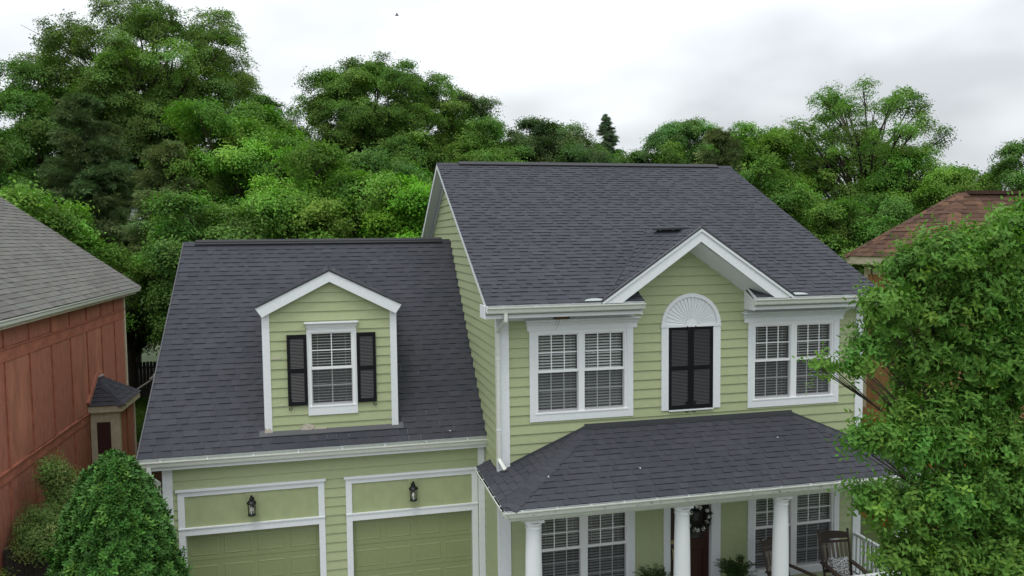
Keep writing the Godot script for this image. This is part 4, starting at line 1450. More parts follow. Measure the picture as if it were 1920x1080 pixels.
# ------------------------------------------------------------------ objects on the house and porch
func lantern(x: float, y: float, label: String) -> void:
	var l := thing("wall_lantern", label, "lantern", Vector3(x, y, GZ + 0.006), 0.0, "black lanterns above the garage doors")
	var zc := 0.14
	part(l, "mounting_board", _boxed(Vector3(-0.1, -0.02, 0.0), Vector3(0.1, 0.40, 0.02)), M.panel_green, false)
	part(l, "back_plate", _boxed(Vector3(-0.035, 0.12, 0.02), Vector3(0.035, 0.32, 0.035)), M.iron, false)
	var arm := MB.new()
	arm.tube([Vector3(0, 0.25, 0.03), Vector3(0, 0.34, 0.06), Vector3(0, 0.37, 0.11), Vector3(0, 0.335, zc)], [0.012, 0.012, 0.012, 0.012], 8)
	part(l, "arm", arm, M.iron, false)
	var cap := MB.new()
	cap.lathe(Vector3(0, 0, zc), [Vector2(0.088, 0.235), Vector2(0.09, 0.25), Vector2(0.06, 0.285), Vector2(0.035, 0.30), Vector2(0.038, 0.325), Vector2(0.03, 0.345), Vector2(0.012, 0.355), Vector2(0.02, 0.37), Vector2(0.018, 0.385), Vector2(0.0, 0.395)], 12)
	part(l, "cap", cap, M.iron, false)
	for k in 6:
		var an := TAU * k / 6.0 + 0.3
		var b := MB.new()
		b.tube([Vector3(0.062 * cos(an), 0.02, zc + 0.062 * sin(an)), Vector3(0.072 * cos(an), 0.24, zc + 0.072 * sin(an))], [0.006, 0.006], 6)
		part(l, "bar", b, M.iron, false)
	var base := MB.new()
	base.lathe(Vector3(0, 0, zc), [Vector2(0.0, 0.0), Vector2(0.05, 0.0), Vector2(0.07, 0.012), Vector2(0.07, 0.028), Vector2(0.0, 0.03)], 16)
	part(l, "base", base, M.iron, false)
	var gl := MB.new()
	gl.lathe(Vector3(0, 0, zc), [Vector2(0.054, 0.03), Vector2(0.062, 0.235)], 20)
	part(l, "glass", gl, M.glass, false)
	var bu := MB.new()
	bu.lathe(Vector3(0, 0, zc), [Vector2(0.014, 0.03), Vector2(0.016, 0.07), Vector2(0.03, 0.10), Vector2(0.03, 0.13), Vector2(0.016, 0.165), Vector2(0.0, 0.175)], 14)
	part(l, "bulb", bu, M.bulb, false)

func rocking_chair(at: Vector3, turn: float, label: String) -> void:
	var c := thing("rocking_chair", label, "chair", at, turn, "wooden rocking chairs on the porch")
	# local: faces +z, floor at 0
	for s in [-1.0, 1.0]:
		var post := MB.new()
		post.tube([Vector3(s * 0.26, 0.06, -0.24), Vector3(s * 0.28, 0.45, -0.26), Vector3(s * 0.30, 1.0, -0.40), Vector3(s * 0.305, 1.24, -0.47)], [0.02, 0.023, 0.021, 0.018], 8)
		post.lathe(Vector3(s * 0.305, 1.235, -0.47), [Vector2(0.016, 0.0), Vector2(0.025, 0.015), Vector2(0.02, 0.04), Vector2(0.0, 0.05)], 10)
		part(c, "back_post", post, M.chair_brown, false)
		var leg := MB.new()
		leg.tube([Vector3(s * 0.28, 0.06, 0.24), Vector3(s * 0.29, 0.42, 0.24), Vector3(s * 0.29, 0.66, 0.22)], [0.02, 0.023, 0.02], 8)
		part(c, "front_leg", leg, M.chair_brown, false)
		var arm := MB.new()
		arm.bar(Vector3(s * 0.30, 0.68, -0.34), Vector3(s * 0.30, 0.67, 0.30), 0.09, 0.025)
		part(c, "arm", arm, M.chair_brown, false)
		var rk := MB.new()
		var pts := []
		var rad := []
		for i in 13:
			var t := lerpf(-0.55, 0.45, i / 12.0)
			pts.append(Vector3(s * 0.275, 0.022 + 0.16 * t * t, t))
			rad.append(0.02)
		rk.tube(pts, rad, 6)
		part(c, "rocker", rk, M.chair_brown, false)
	var top := MB.new()
	for i in 8:
		var a := lerpf(-0.29, 0.29, i / 8.0)
		var b := lerpf(-0.29, 0.29, (i + 1) / 8.0)
		var ya := 1.20 + 0.05 * (1.0 - pow(a / 0.29, 2))
		var yb := 1.20 + 0.05 * (1.0 - pow(b / 0.29, 2))
		top.prism(PackedVector2Array([Vector2(a, 1.10), Vector2(b, 1.10), Vector2(b, yb), Vector2(a, ya)]), Vector3(0, 0, -0.45), Vector3.RIGHT, Vector3.UP, -0.012, 0.012)
	part(c, "top_rail", top, M.chair_brown, false)
	part(c, "lower_rail", _boxed(Vector3(-0.28, 0.50, -0.29), Vector3(0.28, 0.56, -0.265)), M.chair_brown, false)
	part(c, "middle_rail", _boxed(Vector3(-0.29, 1.03, -0.43), Vector3(0.29, 1.075, -0.405)), M.chair_brown, false)
	for i in 6:
		var x := lerpf(-0.22, 0.22, i / 5.0)
		var sl := MB.new()
		sl.bar(Vector3(x, 0.53, -0.278), Vector3(x, 1.06, -0.418), 0.052, 0.012, Vector3.BACK)
		part(c, "back_slat", sl, M.slat_tan, false)
	for i in 7:
		var z := lerpf(-0.22, 0.24, i / 6.0)
		part(c, "seat_slat", _boxed(Vector3(-0.275, 0.42, z - 0.034), Vector3(0.275, 0.44, z + 0.034)), M.chair_brown, false)
	for z in [-0.24, 0.235]:
		part(c, "seat_rail", _boxed(Vector3(-0.275, 0.36, z - 0.015), Vector3(0.275, 0.419, z + 0.015)), M.chair_brown, false)

func cushion(at: Vector3, turn: float) -> void:
	var o := thing("cushion", "black and white patterned cushion leaning on a rocking chair back", "cushion", at, turn)
	var mb := MB.new()
	var n := 10
	var f := func(u: float, v: float, s: float) -> Vector3:
		var e := (1.0 - pow(absf(u), 3.0)) * (1.0 - pow(absf(v), 3.0))
		var k := 1.0 - 0.06 * (absf(u) * (1.0 - absf(v)) * 0.0 + (1.0 - absf(u)) * absf(v) + (1.0 - absf(v)) * absf(u))
		return Vector3(u * 0.2 * k, 0.2 + v * 0.2 * k, s * 0.07 * sqrt(maxf(e, 0.0)))
	for s in [1.0, -1.0]:
		for i in n:
			for j in n:
				var u0 := -1.0 + 2.0 * i / n
				var u1 := -1.0 + 2.0 * (i + 1) / n
				var v0 := -1.0 + 2.0 * j / n
				var v1 := -1.0 + 2.0 * (j + 1) / n
				if s > 0:
					mb.quad(f.call(u0, v0, s), f.call(u1, v0, s), f.call(u1, v1, s), f.call(u0, v1, s))
				else:
					mb.quad(f.call(u1, v0, s), f.call(u0, v0, s), f.call(u0, v1, s), f.call(u1, v1, s))
	var p := part(o, "cover", mb, M.cushion, false)
	p.rotation.x = -0.25

func fern(at: Vector3, label: String, sd: int) -> void:
	var o := thing("potted_fern", label, "plant", at, 0.0, "potted ferns beside the front door")
	var r := RandomNumberGenerator.new()
	r.seed = sd
	var pot := MB.new()
	pot.lathe(Vector3.ZERO, [Vector2(0.0, 0.0), Vector2(0.14, 0.0), Vector2(0.13, 0.05), Vector2(0.17, 0.3), Vector2(0.19, 0.42), Vector2(0.2, 0.44), Vector2(0.18, 0.45), Vector2(0.17, 0.41), Vector2(0.0, 0.40)], 20)
	part(o, "pot", pot, M.pot, false)
	var fr := MB.new()
	for i in 90:
		var an := r.randf() * TAU
		var d := Vector3(cos(an), 0, sin(an))
		var up := r.randf_range(0.25, 0.58)
		var out := r.randf_range(0.05, 0.34) * (0.75 - 0.5 * up + 0.35)
		var p0 := Vector3(0, 0.42, 0) + d * 0.05
		for k in 12:
			var t := (k + 1) / 12.0
			var p := p0 + d * out * t * 1.3 + Vector3.UP * (up * t * (1.55 - 0.6 * t - out * t))
			var s := d.cross(Vector3.UP)
			for g in [-1.0, 1.0]:
				fr.leaf(p, (s * g + d * 0.4 + Vector3.UP * r.randf_range(-0.2, 0.5)).normalized(), Vector3.UP, 0.085 * (1.1 - 0.6 * t), 0.022)
	var m := leaf_mat("fern_leaf", 0.2, 0.6)
	m.vertex_color_use_as_albedo = false
	m.albedo_color = Color(0.028, 0.06, 0.016).linear_to_srgb()
	var f := part(o, "fronds", fr, m, false)
	f.set_meta("kind", "stuff")

func wreath() -> void:
	var o := thing("door_wreath", "dark leafy wreath with white flowers hanging on the front door", "wreath", Vector3(3.95, 1.57, -0.045))
	var r := RandomNumberGenerator.new()
	r.seed = 5
	var lf := MB.new()
	for i in 420:
		var a := r.randf() * TAU
		var c := Vector3(cos(a) * 0.22, sin(a) * 0.22, 0.045) + Vector3(r.randf() - 0.5, r.randf() - 0.5, (r.randf() - 0.3) * 0.7) * 0.12
		lf.leaf(c, Vector3(r.randf() - 0.5, r.randf() - 0.5, r.randf() * 0.7).normalized(), Vector3.BACK, 0.075, 0.032)
	var m := leaf_mat("wreath_leaf", 0.1, 0.5)
	m.vertex_color_use_as_albedo = false
	m.albedo_color = Color(0.03, 0.04, 0.03).linear_to_srgb()
	part(o, "leaves", lf, m, false).set_meta("kind", "stuff")
	var ring := MB.new()
	var pts := []
	var rad := []
	for i in 25:
		pts.append(Vector3(cos(TAU * i / 24.0) * 0.22, sin(TAU * i / 24.0) * 0.22, 0.03))
		rad.append(0.02)
	ring.tube(pts, rad, 6)
	part(o, "ring", ring, M.bark, false)
	for i in 11:
		var a := TAU * i / 11.0 + r.randf() * 0.3
		var c := Vector3(cos(a) * (0.22 + 0.06 * (r.randf() - 0.5)), sin(a) * (0.22 + 0.06 * (r.randf() - 0.5)), 0.10)
		var fl := MB.new()
		for k in 14:
			var b := TAU * k / 7.0 + (0.4 if k > 6 else 0.0)
			var d := Vector3(cos(b), sin(b), 0.3 if k < 7 else 1.0).normalized()
			fl.leaf(c, d, Vector3.BACK, 0.052 if k < 7 else 0.04, 0.04, 0.1)
		part(o, "flower", fl, M.petal, false)

func nest() -> void:
	var o := thing("bird_nest", "brown straw bird nest on the crown moulding under the eave", "nest", Vector3(1.19, 5.577, 0.066))
	var r := RandomNumberGenerator.new()
	r.seed = 3
	var mb := MB.new()
	for i in 260:
		var a := r.randf() * TAU
		var h := r.randf()
		var rr := Vector2(0.15, 0.042) * (1.0 - 0.4 * h)
		var p := Vector3(cos(a) * rr.x, 0.012 + 0.10 * h, sin(a) * rr.y)
		var d := Vector3(-sin(a), r.randf_range(-0.25, 0.25), cos(a) * 0.35).normalized() * r.randf_range(0.04, 0.1)
		mb.tube([p - d * 0.5, p + d * 0.5 + Vector3.UP * 0.005], [0.003, 0.002], 4)
	var body := MB.new()
	body.lathe(Vector3.ZERO, [Vector2(0.12, 0.0), Vector2(0.145, 0.03), Vector2(0.12, 0.095), Vector2(0.06, 0.105), Vector2(0.0, 0.08)], 14)
	var b := part(o, "nest_bowl", body, M.straw, false)
	b.scale = Vector3(1.1, 1.0, 0.40)
	part(o, "straw", mb, M.straw, false).set_meta("kind", "stuff")
	var st := MB.new()
	st.tube([Vector3(-0.05, 0.02, 0.06), Vector3(-0.06, -0.03, 0.075), Vector3(-0.10, -0.12, 0.07), Vector3(-0.13, -0.19, 0.055)], [0.003, 0.003, 0.003, 0.002], 4)
	st.tube([Vector3(-0.09, 0.02, 0.06), Vector3(-0.11, -0.04, 0.075), Vector3(-0.145, -0.10, 0.07)], [0.003, 0.003, 0.002], 4)
	part(o, "hanging_straw", st, M.straw, false)

func fence(called: String, label: String, a: Vector3, b: Vector3, height: float, board: float, gap: float, m: Material, dogear := false) -> void:
	var f := thing(called, label, "fence", a)
	var d := b - a
	var l := d.length()
	d /= l
	var side := d.cross(Vector3.UP)
	var n := int(l / (board + gap))
	for i in n:
		var p := d * (i + 0.5) * (board + gap)
		var hh := height + rng.randf_range(-0.012, 0.012)
		var mb := MB.new()
		var w := board / 2.0
		var e := 0.03
		var poly := PackedVector2Array([Vector2(-w, 0.03), Vector2(w, 0.03), Vector2(w, hh - e), Vector2(w - e, hh), Vector2(-w + e, hh), Vector2(-w, hh - e)])
		mb.prism(poly, p, d, Vector3.UP, -0.01, 0.01)
		part(f, "picket", mb, m, false)
	for y in [0.3, height - 0.3]:
		var mb := MB.new()
		mb.bar(Vector3(0, y, 0) - side * 0.035, d * l + Vector3(0, y, 0) - side * 0.035, 0.04, 0.09)
		part(f, "rail", mb, m, false)
	var k := int(l / 2.4) + 1
	for i in k + 1:
		var p := d * l * i / k - side * 0.10
		var mb := MB.new()
		mb.box(p + Vector3(-0.045, 0, -0.045), p + Vector3(0.045, height + 0.02, 0.045))
		part(f, "post", mb, m, false)

func dish() -> void:
	var o := thing("antenna", "small grey antenna dish on a slanted arm at the red house corner", "antenna", Vector3(-8.60, 3.0, -8.9))
	var arm := MB.new()
	arm.tube([Vector3(-0.1, -0.3, 0.0), Vector3(0.55, 0.14, 0.1), Vector3(0.98, 0.42, 0.22)], [0.022, 0.022, 0.018], 8)
	part(o, "arm", arm, M.galvanised, false)
	var hd := MB.new()
	hd.bar(Vector3(0.86, 0.40, 0.22), Vector3(1.05, 0.52, 0.25), 0.06, 0.05)
	hd.bar(Vector3(0.95, 0.50, 0.24), Vector3(1.10, 0.43, 0.26), 0.05, 0.05)
	part(o, "receiver", hd, M.galvanised, false)
	var ds := MB.new()
	ds.lathe(Vector3(0.0, 0.0, 0.0), [Vector2(0.0, 0.0), Vector2(0.12, 0.012), Vector2(0.22, 0.045), Vector2(0.21, 0.055), Vector2(0.12, 0.022), Vector2(0.0, 0.01)], 20)
	var p := part(o, "dish", ds, M.galvanised, false)
	p.transform = Transform3D(Basis(Vector3(0, 0, 1), -1.0), Vector3(0.02, 0.12, -0.05))
	part(o, "bracket", _boxed(Vector3(-0.12, -0.36, -0.05), Vector3(-0.055, -0.2, 0.05)), M.galvanised, false)

func bird() -> void:
	var o := thing("bird", "tiny dark bird flying high against the white sky", "bird", Vector3(2.5, 24.5, -48.1))
	var b := MB.new()
	b.tube([Vector3(-0.16, 0, 0), Vector3(-0.06, 0.01, 0), Vector3(0.06, 0.015, 0), Vector3(0.13, 0.03, 0), Vector3(0.17, 0.03, 0)], [0.008, 0.04, 0.045, 0.028, 0.003], 8)
	part(o, "body", b, M.bird, false)
	for s in [-1.0, 1.0]:
		var w := MB.new()
		w.prism(PackedVector2Array([Vector2(-0.05, 0), Vector2(0.06, 0), Vector2(0.07, 0.14), Vector2(-0.03, 0.32), Vector2(-0.05, 0.16)]), Vector3(0, 0.03, 0), Vector3.RIGHT, Vector3(0, 0.35, s).normalized(), -0.004, 0.004)
		part(o, "wing", w, M.bird, false)

func litter() -> void:
	# fallen petals on the roofs
	var pr := [[0.62, 1.12, "white petal on the porch roof hip below the downspout"], [2.30, 1.10, "white petal midway down the porch roof in front of the left window"], [5.3, 0.62, "white petal high on the porch roof below the right window"]]
	var slope := (3.49 - 2.69) / 1.74
	for p in pr:
		var y: float = 2.69 + slope * (1.74 - p[1])
		_petal(Vector3(p[0], y + 0.020, p[1]), Vector3(0, 1, slope).normalized(), p[2], "petals on the porch roof")
	_petal(Vector3(-0.72, 3.20 + 0.869 * 0.11 + 0.022, -1.20), Vector3(0, 1, 0.869).normalized(), "white petal lying low on the garage roof near its gutter", "")

func _petal(at: Vector3, n: Vector3, label: String, group: String) -> void:
	var o := thing("fallen_petal", label, "petal", at, 0.0, group)
	var mb := MB.new()
	var a := rng.randf() * TAU
	for k in 3:
		var d := Vector3(cos(a + k * 1.9), 0, sin(a + k * 1.9))
		d = (d - n * d.dot(n)).normalized()
		mb.leaf(Vector3.ZERO, (d + n * 0.2).normalized(), n, 0.022, 0.016)
	part(o, "petal", mb, M.petal, false)

# ------------------------------------------------------------------ vegetation
var cl := {}

# clumps of leaf-sized faces, shared by the crowns
func clumps() -> void:
	var r := RandomNumberGenerator.new()
	r.seed = 77
	# broad leaves in a loose spray
	for k in 3:
		var mb := MB.new()
		for i in 36:
			var p := Vector3(r.randfn(0, 0.2), r.randfn(0, 0.09), r.randfn(0, 0.2))
			var an := r.randf() * TAU
			var d := Vector3(cos(an), r.randf_range(-0.45, 0.25), sin(an)).normalized()
			var up := Vector3(r.randfn(0, 0.28), 1.0, r.randfn(0, 0.28)).normalized()
			mb.leaf(p, d, up, r.randf_range(0.095, 0.165), r.randf_range(0.055, 0.088), 0.2)
		cl["broad%d" % k] = mb.mesh(M.leaf)
	# feathery conifer spray
	var cf := MB.new()
	for i in 60:
		var t := r.randf()
		var p := Vector3(0.5 * t - 0.15, -0.10 * t * t + r.randfn(0, 0.04), r.randfn(0, 0.10 * (1.1 - t)))
		var d := Vector3(1.0, r.randf_range(-0.6, 0.35), r.randf_range(-1.1, 1.1)).normalized()
		cf.leaf(p, d, Vector3.UP, r.randf_range(0.10, 0.17), 0.026, 0.1)
	cl["conifer"] = cf.mesh(M.needle)
	# near twig: pairs of oval leaves on a short stem (y is the way it grows)
	for k in 3:
		var tw := MB.new()
		var n := 6
		for i in n:
			var t := (i + 0.6) / n
			var c := Vector3(0.04 * sin(t * 3.0 + k), t * 0.2, 0.04 * cos(t * 2.0 + k))
			for s in [0.0, 1.0]:
				var an: float = i * 1.2 + s * PI + r.randf_range(-0.5, 0.5)
				var d := Vector3(cos(an), r.randf_range(-0.1, 0.75), sin(an)).normalized()
				_oval(tw, c, d, Vector3(r.randf_range(-0.4, 0.4), 1.0, r.randf_range(-0.4, 0.4)).normalized(), r.randf_range(0.048, 0.074), r.randf_range(0.026, 0.036))
		_oval(tw, Vector3(0, 0.24, 0), Vector3(0.1, 1, 0.1).normalized(), Vector3.BACK, 0.05, 0.024)
		cl["twig%d" % k] = tw.mesh(M.leaf)
	# glossy evergreen rosette
	for k in 2:
		var ro := MB.new()
		for i in 13:
			var an := i * 2.4 + k
			var t := i / 13.0
			var d := Vector3(cos(an), 0.15 + 0.9 * t, sin(an)).normalized()
			_oval(ro, Vector3(0, 0.07 * t - 0.03, 0) + d * 0.012, d, Vector3.UP if t < 0.8 else Vector3(cos(an), 0.2, sin(an)), r.randf_range(0.055, 0.08), 0.036)
		cl["rosette%d" % k] = ro.mesh(M.leaf_gloss)
	# fine-leaved spray for the nandina
	var fn := MB.new()
	for i in 44:
		var t := r.randf()
		var p := Vector3(r.randfn(0, 0.05), t * 0.22, r.randfn(0, 0.05))
		var an := r.randf() * TAU
		fn.leaf(p, Vector3(cos(an), r.randf_range(-0.3, 0.5), sin(an)).normalized(), Vector3.UP, r.randf_range(0.035, 0.06), 0.014, 0.1)
	cl["fine"] = fn.mesh(M.leaf)

func _oval(mb: MB, base: Vector3, d: Vector3, up: Vector3, l: float, w: float) -> void:
	var s := d.cross(up).normalized()
	var u := s.cross(d).normalized()
	var m0 := base + d * l * 0.3
	var m1 := base + d * l * 0.68
	var tip := base + d * l - u * l * 0.14
	var c0 := m0 - u * w * 0.10
	var c1 := m1 - u * w * 0.12
	for g in [1.0, -1.0]:
		var a: Vector3 = m0 + s * g * w * 0.46 + u * w * 0.06
		var b: Vector3 = m1 + s * g * w * 0.42 + u * w * 0.02
		if g > 0:
			mb.tri(base, a, c0); mb.quad(c0, a, b, c1); mb.tri(c1, b, tip)
		else:
			mb.tri(base, c0, a); mb.quad(c0, c1, b, a); mb.tri(c1, tip, b)

func scatter(parent: Node3D, called: String, mesh: Mesh, xf: Array, cols: Array) -> MultiMeshInstance3D:
	var mm := MultiMesh.new()
	mm.transform_format = MultiMesh.TRANSFORM_3D
	mm.use_colors = true
	mm.mesh = mesh
	mm.instance_count = xf.size()
	for i in xf.size():
		mm.set_instance_transform(i, xf[i])
		mm.set_instance_color(i, cols[i])
	var o := MultiMeshInstance3D.new()
	o.name = called
	o.multimesh = mm
	o.set_meta("kind", "stuff")
	parent.add_child(o, true)
	return o

func tint(r: RandomNumberGenerator, base: Color, spread := 0.22) -> Color:
	var k := 1.0 + r.randfn(0, spread)
	k = clampf(k, 0.55, 1.6)
	var y := clampf(r.randfn(0, 0.06), -0.12, 0.12)
	return Color(clampf(base.r * k * (1.0 + y), 0.005, 0.6), base.g * k, clampf(base.b * k, 0.003, 0.4))

func facing(n: Vector3, turn: float, s: float) -> Basis:
	var y := n.normalized()
	var x := y.cross(Vector3(0.3, 0.1, 0.9)).normalized()
	var b := Basis(x, y, x.cross(y))
	return b * Basis(Vector3.UP, turn) * Basis.from_scale(Vector3(s, s, s))

# a broadleaf tree: bent trunk, limbs to each bough, boughs of leaf clumps
func broadleaf(called: String, label: String, x: float, z: float, top: float, rx: float, ry: float, col: Color, boughs: int, sd: int, opt := {}) -> void:
	var r := RandomNumberGenerator.new()
	r.seed = sd
	var t := thing(called, label, "tree", Vector3(x, GY, z), 0.0, opt.get("group", "trees in the woods behind the houses"))
	var H := top - GY
	var cy := H - ry
	var trunk := MB.new()
	var lean := Vector3(r.randf_range(-0.6, 0.6), 0, r.randf_range(-0.4, 0.4))
	var tp := []
	var tr := []
	var tr0: float = opt.get("trunk", 0.018 * H + 0.08)
	for i in 7:
		var k := i / 6.0
		tp.append(Vector3(lean.x * k + r.randf_range(-0.12, 0.12) * k, k * (cy + ry * 0.35), lean.z * k + r.randf_range(-0.1, 0.1) * k))
		tr.append(tr0 * (1.0 - 0.75 * k))
	trunk.tube(tp, tr, 9)
	var limbs := MB.new()
	var xf := []
	var cols := []
	var per: int = opt.get("per", 75)
	var br: float = opt.get("bough", 0.30) * 0.84
	boughs = int(boughs * 1.35)
	var flat: float = opt.get("flat", 0.6)
	var size: float = opt.get("size", 1.0)
	for b in boughs:
		# spread boughs evenly over the crown, denser to its surface
		var yy := 1.0 - 2.0 * (b + 0.5) / boughs
		yy = clampf(yy + r.randf_range(-0.12, 0.12), -1.0, 1.0)
		var an := b * 2.39996 + r.randf_range(-0.4, 0.4)
		var rr := sqrt(maxf(0.0, 1.0 - yy * yy))
		var depth := 0.5 + 0.42 * sqrt(r.randf())
		if b % 6 == 0:
			depth *= 0.45
		var c := Vector3(cos(an) * rr * rx * depth, cy + yy * ry * depth * (1.0 if yy > 0 else 0.85), sin(an) * rr * rx * depth)
		c += Vector3(lean.x, 0, lean.z) * 0.8
		var R := rx * br * r.randf_range(0.7, 1.25)
		R = clampf(R, 0.4, 2.2)
		var bc := tint(r, col, 0.17)
		# limb
		var kk := clampf((c.y - ry * 0.5) / (cy + ry * 0.35), 0.25, 0.98)
		var idx := int(kk * 6.0)
		var st: Vector3 = tp[idx]
		var mid := st.lerp(c, 0.5) + Vector3(r.randf_range(-0.3, 0.3), r.randf_range(-0.1, 0.5), r.randf_range(-0.3, 0.3))
		var lr: float = tr[idx] * 0.5
		limbs.tube([st, mid, c, c + (c - mid).normalized() * R * 0.6], [lr, lr * 0.6, lr * 0.3, 0.012], 6)
		for q in 3:
			var e := c + Vector3(r.randfn(0, 0.6), r.randf_range(-0.1, 0.5), r.randfn(0, 0.6)) * R
			limbs.tube([mid.lerp(c, 0.5), (mid + c + e) / 3.0 + Vector3(0, 0.1, 0), e], [lr * 0.35, lr * 0.22, 0.008], 5)
		# each bough carries tufts of clumps with gaps between them
		var tufts := int(6.0 * R * R) + 5
		for j in tufts:
			var d := Vector3(r.randfn(0, 1), r.randfn(0.2, 0.8), r.randfn(0, 1)).normalized()
			var rad := R * (0.45 + 0.6 * sqrt(r.randf()))
			var tc := c + Vector3(d.x * rad, d.y * rad * flat, d.z * rad)
			var tR := r.randf_range(0.26, 0.5)
			var tcol := tint(r, bc, 0.16)
			for i in int(per * 0.135 * opt.get("dense", 1.0) * (0.6 + tR * 1.6)):
				var e := Vector3(r.randfn(0, 0.52), r.randfn(0, 0.3), r.randfn(0, 0.52)) * tR + d * tR * 0.3
				var nn := (d * 0.5 + e * 0.6 + Vector3.UP * 0.6 + Vector3(r.randfn(0, 0.3), 0, r.randfn(0, 0.3))).normalized()
				xf.append(Transform3D(facing(nn, r.randf() * TAU, size * r.randf_range(0.6, 1.15)), tc + e))
				cols.append(tint(r, tcol, 0.14))
	part(t, "trunk", trunk, opt.get("bark", M.bark), false)
	part(t, "branches", limbs, opt.get("bark", M.bark), false)
	scatter(t, "crown", cl[opt.get("mesh", "broad%d" % (sd % 3))], xf, cols)

# a cedar or other conifer: layered drooping sprays round a straight stem
func conifer(called: String, label: String, x: float, z: float, top: float, rx: float, low: float, col: Color, sd: int, opt := {}) -> void:
	var r := RandomNumberGenerator.new()
	r.seed = sd
	var t := thing(called, label, "tree", Vector3(x, GY, z), 0.0, "conifers in the woods behind the houses")
	var H := top - GY
	var trunk := MB.new()
	trunk.tube([Vector3.ZERO, Vector3(0.05, H * 0.5, 0.03), Vector3(0.0, H * 0.98, 0.0)], [0.014 * H + 0.06, 0.008 * H + 0.03, 0.012], 8)
	var limbs := MB.new()
	var xf := []
	var cols := []
	var y0 := low - GY
	var n := int((H - y0) * opt.get("whorls", 9.0))
	for i in n:
		var k := (i + r.randf()) / n
		var y := lerpf(y0, H, k)
		var len: float = rx * pow(1.0 - k, opt.get("taper", 0.75)) * r.randf_range(0.6, 1.15) + 0.07 + 0.11 * (1.0 - k)
		var an := r.randf() * TAU
		var d := Vector3(cos(an), 0, sin(an))
		var lift: float = opt.get("lift", 0.25) * r.randf_range(0.4, 1.4)
		var e := Vector3(0, y, 0) + d * len + Vector3.UP * len * lift
		limbs.tube([Vector3(0, y - 0.05, 0), Vector3(0, y, 0) + d * len * 0.5, e], [0.02 + 0.008 * len, 0.015, 0.006], 5)
		var bc := tint(r, col, 0.12)
		for q in int(len * opt.get("per", 16.0) * 1.7) + 7:
			var s := sqrt(r.randf())
			var p: Vector3 = Vector3(0, y, 0).lerp(e, s) + Vector3(r.randfn(0, 0.16), r.randfn(0, 0.10), r.randfn(0, 0.16)) * (0.5 + len * 0.5) * opt.get("spread", 1.0)
			var a2 := an + r.randfn(0, 0.6)
			var bs := Basis(Vector3.UP, -a2) * Basis(Vector3.BACK, r.randf_range(-0.3, 0.5)) * Basis(Vector3.RIGHT, r.randfn(0, 0.5))
			xf.append(Transform3D(bs * Basis.from_scale(Vector3.ONE * r.randf_range(0.7, 1.3) * opt.get("size", 1.0)), p))
			cols.append(tint(r, bc, 0.15))
	part(t, "trunk", trunk, M.bark, false)
	part(t, "branches", limbs, M.bark, false)
	scatter(t, "crown", cl["conifer"], xf, cols)

